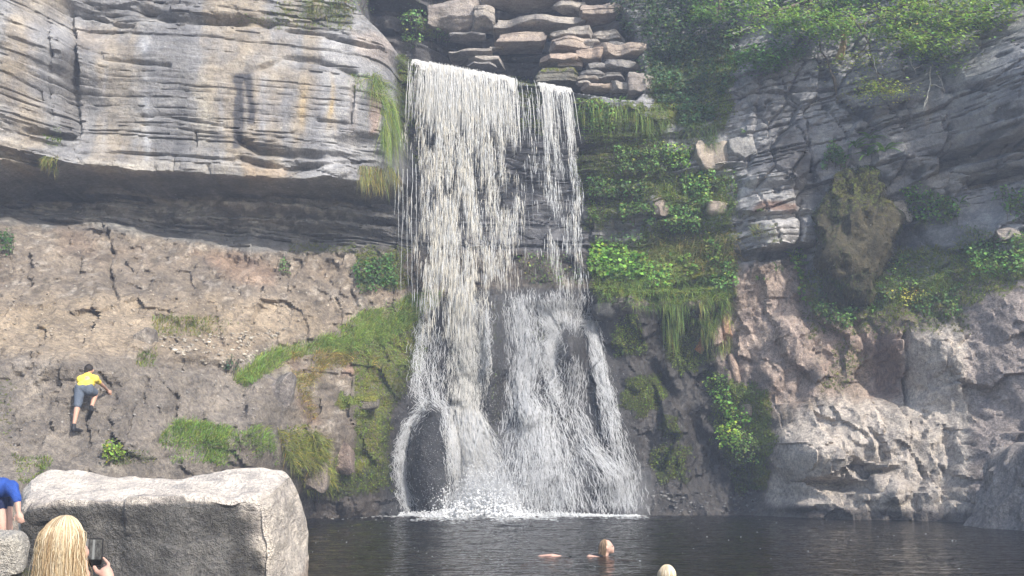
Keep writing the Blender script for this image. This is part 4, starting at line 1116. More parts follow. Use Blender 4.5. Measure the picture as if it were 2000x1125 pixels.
# the lower cascade: streams that follow the rock
def stream(name, path, n, seed, lenm=(.08, .45), rad=(.0022, .0078), lift=(.02, .22), tintc=(.98, .985, 1.0), jit=1.0, label=None):
    """path: (px, py, half width px, density) down the rock; n threads lie along it"""
    R = np.random.default_rng(seed)
    path = np.array(path, float)
    ln = np.concatenate([[0], np.cumsum(np.hypot(np.diff(path[:, 0]), np.diff(path[:, 1])))])
    T = ln[-1]
    t0 = R.random(n * 3) * T
    d = np.interp(t0, ln, path[:, 3]); t0 = t0[R.random(len(t0)) < d][:n]; n = len(t0)
    lat = np.clip(R.normal(size=n) * .5, -1.15, 1.15)
    K = 5
    L = R.uniform(*lenm, n) * 62.0
    t0 = t0 * np.clip((T - L) / T, .3, 1)
    tt = np.clip(t0[:, None] + L[:, None] * np.linspace(0, 1, K)[None], 0, T)
    wv = 1 + .18 * noise2(lat * 2.0, t0 / 30, seed)
    x = np.interp(tt, ln, path[:, 0]) + (lat * wv)[:, None] * np.interp(tt, ln, path[:, 2]) + jit * (R.normal(size=(n, K)) * 1.2 + R.normal(size=(n, 1)) * 2.0)
    y = np.interp(tt, ln, path[:, 1]) + .3 * jit * R.normal(size=(n, K)) + (R.normal(size=n) * 7 + np.abs(lat) * 6 - 3)[:, None]
    Yb = np.interp(tt, ln, pathY(path))
    P = np.zeros((n, K, 3))
    u_ = (x - 1000) / FPX; v_ = (562.5 - y) / FPX; yy = CP - v_ * SP; zz = SP + v_ * CP
    for it in range(3):
        P[..., 0] = u_ / yy * Yb; P[..., 2] = CAM_H + zz / yy * Yb
        Yb = .5 * Yb + .5 * np.minimum(wall_y(P[..., 0], P[..., 2]), Yb + .6)
    P[..., 1] = wall_y(P[..., 0], P[..., 2]) - R.uniform(*lift, n)[:, None]
    P[..., 1] = np.minimum(P[..., 1], P[:, :1, 1] + .25)
    P[..., 2] = np.maximum(P[..., 2], .015)
    r_ = R.uniform(*rad, n)[:, None] * np.array((.25, .9, 1, .8, .2))[None]
    g = Geo(); V, F, C = strands(P, r_, np.array(tintc)); g.add(V, F, C)
    return link(name, g.mesh(name), M_FALL, falls, kind='stuff', label=label)
def pathY(path): return np.array([surf(p[0], p[1], 5)[0][1] for p in path])
stream('cascade_stream', [(905,560,38,1),(910,640,36,1),(915,740,36,.95),(908,800,34,1),(915,860,44,1),(935,930,56,1),(945,1003,62,1)], 6200, 601, tintc=(1,.98,.94), label='dense cream main stream of the cascade')
stream('cascade_stream', [(915,800,24,.8),(930,880,44,1),(945,950,55,1),(948,1004,62,1)], 4200, 602, label='bright white fan at the foot of the main stream')
stream('cascade_stream', [(1018,572,34,.7),(1022,640,32,.8),(1028,700,30,.8),(1018,770,28,1),(1040,830,46,1),(1050,900,60,.8),(1060,1003,72,.7)], 4300, 603, label='middle stream fanning over the rounded hump')
stream('cascade_stream', [(1060,600,16,.5),(1082,650,14,.9),(1072,690,16,1),(1078,730,18,.8),(1085,800,20,.6)], 1100, 604, jit=2.2, label='frothy rivulets left of the dark knob')
stream('cascade_stream', [(1130,628,14,.9),(1155,630,14,1),(1165,690,14,1),(1180,760,17,1),(1196,830,24,.9),(1215,910,34,.8),(1228,1002,38,.9)], 2100, 605, label='slanting right-hand stream')
stream('cascade_stream', [(1125,700,22,.35),(1120,800,26,.4),(1150,870,26,.5),(1175,900,30,.8),(1200,930,34,.9),(1200,1002,40,.8)], 1300, 606, label='thin veil low on the right of the cascade')
stream('cascade_stream', [(824,620,12,.5),(818,700,12,.7),(814,770,10,.7),(832,792,10,.9),(800,830,11,1),(783,880,12,1),(785,940,14,1),(800,1003,15,1)], 1500, 607, jit=1.8, label='narrow stream running round the left of the dark boulder')
stream('cascade_stream', [(850,640,26,.4),(846,720,24,.5),(850,780,22,.7),(872,800,16,.8),(885,860,14,.8),(895,930,16,.9)], 1000, 608, label='spray-thin water left of the main stream')
stream('cascade_stream', [(950,600,8,.9),(952,640,5,.9),(950,690,6,.9),(946,740,8,.8)], 260, 609, jit=2, label='thin wavy line of water on the dark strip')
stream('cascade_stream', [(1090,575,70,.5),(1095,620,60,.35),(1100,650,40,.3)], 800, 610, label='thin sheet over the top of the cone')
stream('cascade_stream', [(995,945,10,.9),(985,975,14,1),(990,1003,18,1)], 420, 611, label='splash round the small knob at the foot')
stream('cascade_stream', [(1060,790,60,.5),(1075,900,85,.5),(1085,1003,115,.6)], 1500, 612, lift=(.1, .5), rad=(.004, .011), label='loose drops in front of the middle of the cascade')
# splash drops and froth where the water lands
def blobs(n, centre_f, size, seed, name, parent, mat, squash=.7, label=None):
    R = np.random.default_rng(seed)
    c = centre_f(R, n)
    ico = np.array([(0,0,1),(.89,0,.45),(.28,.85,.45),(-.72,.53,.45),(-.72,-.53,.45),(.28,-.85,.45),(0,0,-1)], float)
    f = np.array([(0,1,2),(0,2,3),(0,3,4),(0,4,5),(0,5,1),(6,2,1),(6,3,2),(6,4,3),(6,5,4),(6,1,5)])
    s = R.uniform(*size, n) ** 1.0
    V = c[:, None, :] + ico[None] * s[:, None, None] * np.array((1, 1, squash)) * R.uniform(.6, 1.4, (n, 7, 1))
    F = (np.arange(n)[:, None, None] * 7 + f[None]).reshape(-1, 3)
    g = Geo(); g.add(V.reshape(-1, 3), F, (1, 1, 1))
    return link(name, g.mesh(name), mat, parent, kind='stuff', label=label)
def base_pts(R, n):
    px = np.concatenate([R.normal(945, 34, int(n * .62)), R.uniform(780, 1250, n - int(n * .62))])
    hgt = np.abs(R.normal(size=n)) * np.where(np.arange(n) < n * .62, .50, .12) * np.exp(-((px - 945) / 120) ** 2 * .5)
    P = np.stack([at(a, 1003, 33.2) for a in px]); P[:, 1] = wall_y(P[:, 0], P[:, 2] * 0 + .1) - np.abs(R.normal(size=n)) * .35 - .05; P[:, 2] = hgt + .01
    P[:, 1] -= 0.0
    return P
blobs(12000, base_pts, (.006, .030), 621, 'splash', falls, M_FOAM, 1.0, 'white froth where the water meets the pool')
def air_pts(R, n):
    px = R.normal(1030, 95, n); h = np.abs(R.normal(size=n)) * 2.3
    P = np.stack([at(a, 1003, 33.0) for a in px]); P[:, 2] = h; P[:, 1] = wall_y(P[:, 0], P[:, 2]) - R.uniform(.1, .9, n); return P
blobs(16000, air_pts, (.003, .0085), 622, 'spray', falls, M_FOAM, 1.3, 'fine spray drifting round the cascade')
def foam_pts(R, n):
    px = np.concatenate([R.normal(960, 90, n // 2), R.uniform(770, 1260, n - n // 2)])
    d = np.abs(R.normal(size=n)) * np.where(np.abs(px - 950) < 130, 1.8, .8) * (.4 + np.abs(noise2(px / 25, px * 0, 3)))
    P = np.stack([at(a, 1004, 33.2) for a in px]); P[:, 1] = np.minimum(wall_y(P[:, 0], P[:, 0] * 0 + .05), 34.0) - d; P[:, 2] = waves(P[:, 0], P[:, 1]) + .002; return P
blobs(6000, foam_pts, (.015, .08), 623, 'foam_fringe', falls, M_FOAM, .12, 'white foam fringe on the pool at the foot of the falls')
def fleck_pts(R, n):
    X = R.uniform(-4, 9, n); Y = R.uniform(13.5, 32, n); return np.stack([X, Y, waves(X, Y) + .003], -1)
blobs(150, fleck_pts, (.006, .022), 624, 'foam_flecks', None, M_FOAM, .2, 'scattered white foam flecks on the dark pool')

# rubble and pale pebbles lying about the terrace
def pebbles(poly, n, seed, size, label, col):
    R = np.random.default_rng(seed); P, Nn = scatter(poly, n, R)
    ico = np.array([(0,0,1),(.89,0,.45),(.28,.85,.45),(-.72,.53,.45),(-.72,-.53,.45),(.28,-.85,.45),(0,0,-1)], float)
    f = np.array([(0,1,2),(0,2,3),(0,3,4),(0,4,5),(0,5,1),(6,2,1),(6,3,2),(6,4,3),(6,5,4),(6,1,5)])
    s_ = size[0] + (size[1] - size[0]) * R.random(n) ** 3
    V = P[:, None, :] + Nn[:, None, :] * s_[:, None, None] * .3 + ico[None] * s_[:, None, None] * R.uniform(.5, 1.4, (n, 7, 1)) * np.array((1.2, 1, .7))
    F = (np.arange(n)[:, None, None] * 7 + f[None]).reshape(-1, 3); g = Geo(); g.add(V.reshape(-1, 3), F, np.repeat(np.asarray(col) * np.clip(1 + .3 * R.normal(size=(n, 1)), .4, 1.7), 7, axis=0))
    me = g.mesh('pebbles', False); link('pebbles', me, M_PEB, kind='stuff', label=label)
m, nt, out = new_mat('pebble_stone'); a_ = N(nt, 'ShaderNodeAttribute', attribute_name='tint'); b_ = N(nt, 'ShaderNodeBsdfPrincipled', Roughness=.85); tc = nt.nodes.new('ShaderNodeTexCoord')
v_ = ramp(nt, tex(nt, tc.outputs['Object'], 30, 2).outputs['Fac'], .3, .7, (.7, .7, .7), (1.2, 1.2, 1.2)); nt.links.new(mix_col(nt, 1.0, a_.outputs[0], v_, 'MULTIPLY'), b_.inputs['Base Color']); nt.links.new(b_.outputs[0], out.inputs[0]); M_PEB = m
pebbles([(260,640),(340,655),(480,650),(560,640),(520,690),(440,720),(330,690)], 330, 641, (.015, .07), 'pale rubble scattered on the tan terrace', (.42, .38, .32))
pebbles([(0,580),(300,570),(690,580),(690,630),(300,640),(0,680)], 420, 642, (.012, .05), 'small stones on the upper slope', (.36, .31, .25))
pebbles([(0,700),(300,720),(560,720),(560,880),(0,890)], 260, 643, (.012, .05), 'small stones on the grey lower slope', (.25, .23, .21))
pebbles([(1270,960),(1480,960),(1480,1004),(1270,1004)], 160, 644, (.02, .08), 'wet rubble at the foot of the gully', (.16, .155, .15))

def mound_pts(R, n):
    px = R.normal(942, 36, n); h = np.abs(R.normal(size=n)) * .26 * np.exp(-((px - 942) / 70) ** 2)
    P = np.stack([at(a, 1003, 33.0) for a in px]); P[:, 1] = wall_y(P[:, 0], P[:, 0] * 0 + .1) - np.abs(R.normal(size=n)) * .5 - .1; P[:, 2] = h; return P
blobs(4200, mound_pts, (.015, .06), 625, 'froth', falls, M_FOAM, .9, 'dense white froth under the main stream')
# ------------------------------------------------------------------ plants
def grass_patch(poly, n, seed, label, length=(.25, .6), base=(.13, .17, .045), bright=1.35, up=.75, out=.45, droop=.7, name='grass', width=(.008, .02), hang=0.0, kind='stuff', cat=None, yellow=.25):
    R = np.random.default_rng(seed)
    P, Nn = scatter(poly, n, R)
    # tussocks: blades gather round centres
    t = noise2(P[:, 0] * 2.4, P[:, 2] * 2.4, seed) + .5 * noise2(P[:, 0] * 6, P[:, 2] * 6, seed + 1)
    k_ = t > R.uniform(-.9, .35, n); P = P[k_]; Nn = Nn[k_]; t = t[k_]; n = len(P)
    d = np.stack([np.zeros(n), np.zeros(n), np.ones(n)], -1) * up + Nn * out + R.normal(size=(n, 3)) * (.28, .28, .15)
    if hang: d = d * (1 - hang) + np.array((0, -.35, -.75)) * hang + R.normal(size=(n, 3)) * .1
    d /= np.linalg.norm(d, axis=1, keepdims=True)
    L = R.uniform(*length, n) * (1 + .35 * t); W = R.uniform(*width, n)
    c = tints(n, np.asarray(base) * bright, .28, R); yl = R.random(n) < yellow; c[yl] = c[yl] * np.array((1.7, 1.35, 1.1))
    g = Geo(); g.add(*blades(P - Nn * .02, d, L, W, droop * R.uniform(.5, 1.4, n), c))
    return link(name, g.mesh(name, False), M_GRASS, kind=kind, label=label, cat=cat)

def leaf_patch(poly, n, seed, label, size=(.05, .11), base=(.07, .12, .03), thick=.35, name='ivy', cat='plant', group=None, hang=0.2, gate=-.5, mat=None, ratio=.8, kind='thing', stems=True):
    """a plant of many small leaves standing out from the rock on thin stems"""
    R = np.random.default_rng(seed)
    P, Nn = scatter(poly, n, R)
    t = noise2(P[:, 0] * 1.7, P[:, 2] * 1.7, seed) + .6 * noise2(P[:, 0] * 4.5, P[:, 2] * 4.5, seed + 1)
    k_ = t > R.uniform(gate - .3, gate + .3, n); P = P[k_]; Nn = Nn[k_]; t = t[k_]; n = len(P)
    off = R.random(n) ** .7 * thick * (.55 + .45 * np.clip(t + .5, 0, 1.5))
    cen = P + Nn * off[:, None] * .5 + np.array((0, -.6, .35)) * off[:, None] + R.normal(size=(n, 3)) * .03
    nr = Nn * .5 + np.array((.1, -.5, .75)) + R.normal(size=(n, 3)) * .45
    c = tints(n, np.asarray(base) * 1.45, .38, R) * (1 + .35 * t)[:, None]; ol = R.random(n) < .22; c[ol] *= np.array((1.5, 1.05, .9)); dk = R.random(n) < .25; c[dk] *= .6
    g = Geo(); g.add(*leaves(cen, nr, size[0] * .55 + (size[1] - size[0] * .55) * R.random(n) ** 1.6, np.clip(c, .005, .6), ratio, .25, seed))
    root = link(name, None, label=label, cat=cat, group=group, kind=kind)
    root.location = (0, 0, 0)
    fo = link('foliage', g.mesh('foliage', False), mat or M_LEAF, root, kind='stuff')
    if stems:
        g2 = Geo()
        pick = R.choice(n, min(40, n), replace=False)
        for i in pick:
            a = P[i] + Nn[i] * .02; b = cen[i]; mid = (a + b) / 2 + np.array((0, 0, .05)); tube(g2, [a - np.array((0, 0, .25)), a, mid, b], [.008, .008, .006, .003], (.1, .08, .05), 4)
        link('stems', g2.mesh('stems'), M_BARK, root, kind='stuff')
    return root

# grass banks
grass_patch([(455,745),(520,690),(640,655),(700,615),(760,600),(830,565),(865,570),(850,600),(800,640),(740,690),(690,700),(620,690),(560,705),(480,760)], 15000, 701, 'long green grass bank sloping up to the left edge of the falls', (.22, .6), (.175, .245, .07))
grass_patch([(560,690),(690,690),(740,700),(730,730),(640,720),(600,760),(620,820),(600,820),(580,770)], 3600, 702, 'dry yellowish grass hanging below the long bank', (.2, .5), (.22, .19, .075), hang=.3)
grass_patch([(300,860),(340,825),(430,830),(520,835),(540,880),(540,915),(330,905)], 9000, 703, 'bright grass ledge above the big boulder', (.15, .38), (.15, .225, .06))
grass_patch([(540,840),(600,830),(640,860),(640,900),(660,960),(600,960),(560,900)], 4500, 704, 'yellow-green grass spilling down beside the mossy stones', (.16, .4), (.17, .19, .05), hang=.35)
grass_patch([(295,620),(480,620),(480,650),(430,660),(300,660)], 2200, 705, 'thin grass tufts on the tan terrace', (.12, .3), (.14, .16, .05))
grass_patch([(20,890),(100,895),(100,940),(40,950)], 1600, 706, 'grass tuft left of the boulder top', (.12, .28), (.13, .17, .05)); grass_patch([(-40,830),(10,850),(10,900),(-40,900)], 300, 717, 'small grass tuft at the left edge', (.1, .25), (.13, .17, .05))
grass_patch([(268,690),(310,680),(300,720),(265,715)], 300, 707, 'small grass clump by the dark knob of rock', (.12, .3), (.12, .16, .045))
grass_patch([(200,880),(300,880),(300,905),(220,910)], 700, 708, 'low scrubby grass behind the boulder', (.1, .3), (.10, .12, .05))
grass_patch([(690,148),(735,145),(765,170),(770,215),(760,230),(745,200),(700,180)], 1000, 709, 'long grass tuft arching over the right corner of the left cliff', (.35, .8), (.145, .20, .06), hang=.25, droop=1.2)
grass_patch([(745,195),(775,190),(780,290),(765,300),(745,270)], 650, 710, 'grass trailing down the corner of the left cliff', (.4, .9), (.13, .18, .055), hang=.8, droop=.9)
grass_patch([(700,320),(780,325),(782,350),(745,362),(705,345)], 600, 711, 'olive grass fringe hanging under the left cliff corner', (.25, .5), (.18, .18, .075), hang=.8, droop=.6)
grass_patch([(1155,540),(1240,525),(1420,545),(1430,600),(1390,640),(1300,605),(1230,600),(1170,590)], 6500, 712, 'green grass draped over the ledge right of the falls', (.10, .30), (.115, .185, .045), hang=.4, droop=.9)
grass_patch([(1290,570),(1345,580),(1320,660),(1300,650)], 450, 713, 'long grass strands hanging below the ledge', (.15, .5), (.12, .175, .05), hang=.9); grass_patch([(1360,570),(1430,560),(1430,680),(1375,690)], 900, 714, 'curtain of pale grass hanging left of the pinkish rock', (.12, .4), (.145, .18, .06), hang=.8)
grass_patch([(1240,235),(1400,230),(1400,290),(1280,285)], 1900, 715, 'dark green grass below the ivy', (.25, .6), (.10, .15, .06), hang=.5); grass_patch([(1120,190),(1310,200),(1300,230),(1130,230)], 900, 716, 'grass hanging from the edge right of the falls', (.25, .6), (.13, .18, .05), hang=.85)
grass_patch([(1280,330),(1440,330),(1440,420),(1330,430),(1290,390)], 2300, 718, 'grass clumps among blocks on the right wall', (.2, .5), (.11, .16, .05), hang=.35); grass_patch([(1270,460),(1440,450),(1440,530),(1270,520)], 2300, 719, 'brownish grass tufts on the right wall', (.2, .5), (.145, .145, .06), hang=.5)
grass_patch([(1470,445),(1515,440),(1515,478),(1475,480)], 600, 720, 'pale grass tuft on the striped buttress', (.2, .42), (.16, .18, .08))
grass_patch([(1690,520),(1760,490),(1880,500),(1870,570),(1760,600),(1690,610),(1660,600)], 3600, 721, 'thick grass on the right-hand ledge', (.2, .5), (.12, .17, .055), hang=.2); grass_patch([(1760,370),(1860,390),(1860,440),(1790,440)], 1200, 722, 'grass below the recess of the right cliff', (.18, .4), (.12, .165, .06), hang=.3)
grass_patch([(1860,440),(2020,470),(2020,550),(1880,560)], 2600, 723, 'grass slope at the right edge', (.18, .42), (.115, .16, .055))
grass_patch([(1380,730),(1500,760),(1500,790),(1480,830),(1400,790)], 900, 724, 'small grass on the mossy bank', (.1, .25), (.13, .19, .05)); grass_patch([(540,0),(690,0),(690,50),(560,30)], 900, 725, 'thin grass on top of the left cliff', (.2, .5), (.14, .16, .06), hang=.4)
grass_patch([(85,255),(118,250),(120,285),(90,285)], 350, 726, 'small green tuft in the corner of the left cliff', (.12, .3), (.12, .18, .05)); grass_patch([(85,305),(115,305),(115,330),(88,330)], 250, 727, 'olive tuft below the corner of the left cliff', (.1, .26), (.15, .165, .06), hang=.5)

# moss fuzz: tiny leaves that break up the moss on the rock
def moss_fuzz(n, seed):
    R = np.random.default_rng(seed)
    w = np.clip(allM - .35, 0, 1) * (np.abs(_pxf - 1000) < 1050) * (_pyf > -40)
    i = R.choice(len(w), n, p=w / w.sum())
    P = allV[i] + R.uniform(-.5, .5, (n, 3)) * (STEP, 0, STEP); Nn = _nf[i]
    t = noise2(P[:, 0] * 1.1, P[:, 2] * 1.1, 3)
    c = tints(n, (.145, .19, .035), .35, R) * (1 + .45 * t)[:, None]
    cen = P + Nn * R.uniform(0, .05, (n, 1)); g = Geo(); g.add(*leaves(cen, Nn + R.normal(size=(n, 3)) * .6, R.uniform(.02, .055, n), np.clip(c, .006, .4), .8, .3, seed))
    link('moss', g.mesh('moss', False), M_LEAF, kind='stuff', label='moss growing on the wet rocks')
moss_fuzz(70000, 731)
def column_fuzz(n, seed):
    R = np.random.default_rng(seed); me = colr.data
    V = np.array([v.co for v in me.vertices]); Nv = np.array([v.normal for v in me.vertices])
    i = R.choice(len(V), n); P = V[i] + R.normal(size=(n, 3)) * .05; t = fbm3(P, 1.3, 3, 4)
    c = tints(n, (.058, .052, .020), .45, R) * (1 + .9 * t)[:, None]; gr = t > .02; c[gr] *= np.array((.85, 1.3, .7))
    g = Geo(); d = Nv[i] * .7 + R.normal(size=(n, 3)) * .4 + np.array((0, 0, -.5)); d /= np.linalg.norm(d, axis=1, keepdims=True)
    g.add(*blades(P, d, R.uniform(.02, .08, n), R.uniform(.012, .03, n), np.full(n, .5), np.clip(c, .006, .4)))
    link('moss_coat', g.mesh('moss_coat', False), M_GRASS, colr, kind='stuff')
column_fuzz(14000, 732)

# ivy, leafy plants, shrubs
leaf_patch([(1240,120),(1290,90),(1400,130),(1430,180),(1390,200),(1400,240),(1330,250),(1280,200),(1250,170)], 5600, 741, 'dark ivy curtain on the wall right of the slab pile', (.06, .13), (.045, .09, .042), .4)
leaf_patch([(1180,0),(1380,-40),(1450,20),(1430,110),(1300,130),(1250,90),(1210,60)], 7800, 742, 'dark evergreen bush above the ivy', (.07, .15), (.032, .062, .025), 1.0, name='evergreen_bush', cat='bush')
leaf_patch([(1360,90),(1460,110),(1440,170),(1390,150)], 1100, 743, 'ivy clump on the cliff left of the overhanging shrub', (.05, .11), (.045, .09, .042), .25)
leaf_patch([(1150,490),(1200,485),(1262,505),(1262,545),(1200,550),(1150,535)], 1500, 744, 'bright butterbur leaves on the ledge right of the falls', (.09, .17), (.10, .20, .035), .35, name='leafy_plant', ratio=.95)
leaf_patch([(1300,500),(1345,505),(1365,535),(1310,545)], 260, 745, 'cluster of round bright leaves in the middle of the grassy ledge', (.09, .17), (.13, .24, .04), .3, name='leafy_plant', ratio=.95)
leaf_patch([(1375,455),(1410,455),(1415,520),(1380,515)], 420, 746, 'bright leafy column of herbs left of the striped buttress', (.06, .13), (.11, .21, .04), .3, name='leafy_plant', ratio=.9)
leaf_patch([(1530,490),(1560,490),(1585,530),(1585,590),(1560,590),(1560,540)], 500, 747, 'light green herb hanging left of the mossy column', (.08, .15), (.12, .22, .045), .3, name='leafy_plant', ratio=.95)
leaf_patch([(690,520),(770,500),(775,560),(700,575)], 1300, 748, 'dark green leafy plants under the recess beside the falls', (.05, .12), (.045, .10, .03), .3, name='leafy_plant')
leaf_patch([(785,25),(825,22),(825,85),(800,95),(785,80)], 700, 749, 'bright bush hanging at the top left of the falls', (.06, .13), (.085, .16, .05), .5, name='hanging_bush', cat='bush')
leaf_patch([(840,60),(878,60),(876,82),(840,85)], 220, 750, 'small leafy plant beside the hanging bush', (.05, .1), (.07, .14, .045), .3, name='leafy_plant')
leaf_patch([(1375,745),(1420,720),(1430,780),(1395,790)], 420, 751, 'bright herbs at the top of the mossy bank', (.05, .1), (.10, .2, .04), .25, name='leafy_plant')
leaf_patch([(1430,850),(1480,850),(1485,910),(1440,905)], 420, 752, 'pale green herbs low on the mossy bank', (.05, .1), (.11, .19, .055), .25, name='leafy_plant')
leaf_patch([(1760,370),(1830,375),(1880,420),(1840,440),(1780,430)], 900, 753, 'fern-like herbs under the right recess', (.06, .13), (.085, .17, .045), .35, name='leafy_plant')
leaf_patch([(1870,440),(2010,470),(2010,540),(1900,545)], 1300, 754, 'mixed herbs on the slope at the right edge', (.06, .13), (.08, .165, .045), .35, name='leafy_plant')
leaf_patch([(1690,520),(1760,500),(1800,560),(1740,590),(1690,590)], 800, 755, 'herbs in the grass right of the mossy column', (.05, .11), (.10, .18, .05), .3, name='leafy_plant')
leaf_patch([(1950,370),(2010,380),(2010,440),(1960,430)], 500, 756, 'plants hanging on the wall at the far right', (.06, .13), (.085, .155, .05), .35, name='leafy_plant')
leaf_patch([(-30,460),(28,470),(30,500),(-30,500)], 500, 757, 'dark shrub at the left edge on the tan slope', (.05, .11), (.03, .08, .025), .45, name='shrub', cat='shrub')
leaf_patch([(630,0),(735,0),(730,35),(650,25)], 420, 758, 'light bush on top of the left cliff', (.05, .1), (.12, .165, .07), .6, name='bush', cat='bush')
leaf_patch([(205,885),(235,880),(240,905),(210,908)], 300, 759, 'round bright green plant behind the boulder', (.05, .1), (.13, .19, .03), .35, name='leafy_plant')
leaf_patch([(545,515),(565,518),(565,540),(548,540)], 120, 760, 'small plant in the rusty hollow of the slope', (.05, .09), (.05, .11, .03), .25, name='leafy_plant')
leaf_patch([(440,705),(465,705),(465,728),(442,725)], 110, 761, 'dark plant at the left end of the long grass', (.05, .09), (.035, .075, .04), .3, name='leafy_plant')
leaf_patch([(1730,575),(1800,570),(1830,590),(1760,605)], 200, 762, 'yellow-flecked herbs at the lower edge of the right ledge', (.05, .09), (.26, .25, .05), .25, name='leafy_plant')
leaf_patch([(1600,560),(1660,590),(1650,615),(1600,600)], 300, 763, 'dark leaves at the foot of the mossy column', (.06, .12), (.045, .1, .035), .3, name='leafy_plant')
leaf_patch([(1390,350),(1440,340),(1445,400),(1420,410)], 380, 764, 'small herbs between two pale blocks of the right wall', (.05, .1), (.085, .15, .05), .25, name='leafy_plant')
leaf_patch([(1150,375),(1180,375),(1185,440),(1150,435)], 260, 765, 'herbs clinging just right of the falls', (.05, .1), (.09, .17, .045), .25, name='leafy_plant')
leaf_patch([(1010,500),(1140,500),(1140,560),(1030,560)], 700, 766, 'soft green plants seen through the falling water', (.05, .1), (.09, .15, .05), .25, name='leafy_plant')


for i, (poly, n_, c_, lab) in enumerate([
  ([(1130,200),(1200,205),(1200,260),(1135,260)], 420, (.075,.14,.04), 'green plants draped just right of the upper fall'),
  ([(1200,290),(1290,290),(1290,340),(1210,340)], 420, (.07,.13,.04), 'plants on the dark wall below the hanging grass'),
  ([(1290,290),(1350,290),(1345,330),(1300,335)], 420, (.10,.18,.045), 'bright herb tuft below the dark green grass'),
  ([(1330,340),(1390,335),(1385,400),(1335,400)], 600, (.085,.16,.045), 'bushy herbs left of the triangular pale block'),
  ([(1150,350),(1260,355),(1260,390),(1150,385)], 420, (.06,.12,.035), 'low plants on a ledge of the dark right wall'),
  ([(1210,400),(1280,400),(1280,440),(1215,440)], 380, (.065,.125,.035), 'plants left of the small square block'),
  ([(1300,400),(1370,410),(1370,460),(1300,455)], 480, (.075,.14,.04), 'plants right of the small square block'),
  ([(1160,440),(1260,440),(1260,480),(1160,480)], 420, (.06,.11,.04), 'mossy cushions under the dark ledges right of the falls'),
  ([(1380,520),(1440,510),(1440,560),(1390,570)], 380, (.09,.17,.045), 'herbs at the right end of the grassy ledge'),
  ([(1260,520),(1310,520),(1310,560),(1260,560)], 300, (.095,.19,.04), 'green herbs between the butterbur and the round leaves'),
  ([(1580,600),(1680,610),(1660,640),(1590,630)], 380, (.06,.12,.035), 'dark herbs along the top of the pinkish rock'),
  ([(1780,590),(1880,560),(1880,620),(1800,640)], 420, (.055,.1,.035), 'dark plants above the pale rock face'),
  ([(1620,280),(1660,300),(1640,345),(1600,330)], 420, (.055,.115,.045), 'dark leafy plant left of the fern clump'),
  ([(1400,840),(1440,830),(1450,880),(1410,880)], 300, (.11,.2,.03), 'bright moss plants in the middle of the mossy bank'),
  ([(1400,780),(1450,790),(1470,830),(1420,830)], 260, (.09,.17,.03), 'green plants below the sliver of brown rock'),
 ]): leaf_patch(poly, int(n_ * 1.7), 1200 + i, lab, (.05, .12), np.array(c_) * 1.25, .3, name='leafy_plant', ratio=.85)

# strap-leaved ferns: each frond a part of its own
def frond_mesh(L, W, seed):
    K = 8; t = np.linspace(0, 1, K)
    cx = L * (t - .12 * t * t); cz = L * (.42 * t - .62 * t * t)
    w = W * np.interp(t, [0, .12, .5, .8, 1], [.25, .75, 1, .8, .05]) * (1 + .12 * np.sin(t * 22 + seed))
    V = []
    for i in range(K): V += [(cx[i], -w[i] / 2, cz[i] + .12 * w[i]), (cx[i], 0, cz[i] - .06 * w[i]), (cx[i], w[i] / 2, cz[i] + .12 * w[i])]
    F = []
    for i in range(K - 1):
        a = i * 3
        F += [(a, a + 3, a + 4, a + 1), (a + 1, a + 4, a + 5, a + 2)]
    return np.array(V), F
FROND = []
for k_, c_ in enumerate([(.12, .24, .04), (.085, .18, .035), (.15, .27, .06)]):
    V, F = frond_mesh(.62, .085, k_); FROND.append(mesh_from('frond', V, F, np.array(c_)[None] * np.ones((len(V), 1))))
    FROND[-1].materials.append(M_LEAF)
def fern(px, py, n, size, seed, label, shade=0, group='strap-leaved ferns on the cliffs'):
    R = np.random.default_rng(seed)
    p, nn = surf(px, py); p = p - np.array((0, .06, 0))
    r = link('fern', None, loc=p, label=label, cat='fern', group=group, kind='thing')
    for k_ in range(n):
        o = bpy.data.objects.new('frond', FROND[(shade + (R.random() < .3)) % 3]); COL.objects.link(o); o.parent = r
        az = -math.pi / 2 + R.uniform(-1.5, 1.5); s_ = size * R.uniform(.65, 1.15)
        o.rotation_euler = (R.uniform(-.3, .3), R.uniform(-.75, .25), az); o.scale = (s_, s_ * R.uniform(.8, 1.2), s_); o.location = (R.uniform(-.05, .05), 0, R.uniform(-.04, .06))
fern(1375, 222, 13, 1.0, 771, 'bright yellow-green strap-leaved fern below the ivy', 2)
fern(1454, 262, 6, .45, 772, 'tiny bright fern in the crack of the grey cliff', 2)
for i, (x, y, lab) in enumerate([(1700, 275, 'strap-leaved fern topmost above the mossy column'), (1668, 292, 'strap-leaved fern at the left of the clump above the mossy column'), (1722, 300, 'strap-leaved fern at the right of the clump above the mossy column'), (1690, 305, 'strap-leaved fern in the middle of the clump above the mossy column'), (1640, 318, 'low strap-leaved fern at the far left of the clump above the mossy column')]):
    fern(x, y, 12, .95, 780 + i, lab, 1)
fern(1694, 335, 7, .6, 786, 'small bright fern on the upper face of the mossy column', 2)
fern(1212, 196, 8, .55, 787, 'small yellow-green fern on the edge right of the falls', 2)
fern(1190, 250, 5, .4, 788, 'tiny fern on the dark wall right of the falls', 2)
fern(1262, 240, 6, .5, 789, 'small fern between the hanging grass and the ivy', 2)
fern(1155, 425, 6, .5, 790, 'small fern beside the lower right edge of the upper fall', 2)
fern(1480, 415, 4, .4, 791, 'tiny fern on the striped buttress', 2); fern(1705, 605, 9, .8, 792, 'green fern at the lower right of the mossy column', 1); fern(1720, 560, 8, .6, 795, 'fern half hidden in the grass right of the mossy column', 1)
fern(1870, 400, 9, .7, 793, 'fern below the right recess', 1); fern(1940, 385, 8, .6, 794, 'fern nearest the right edge under the recess', 1)
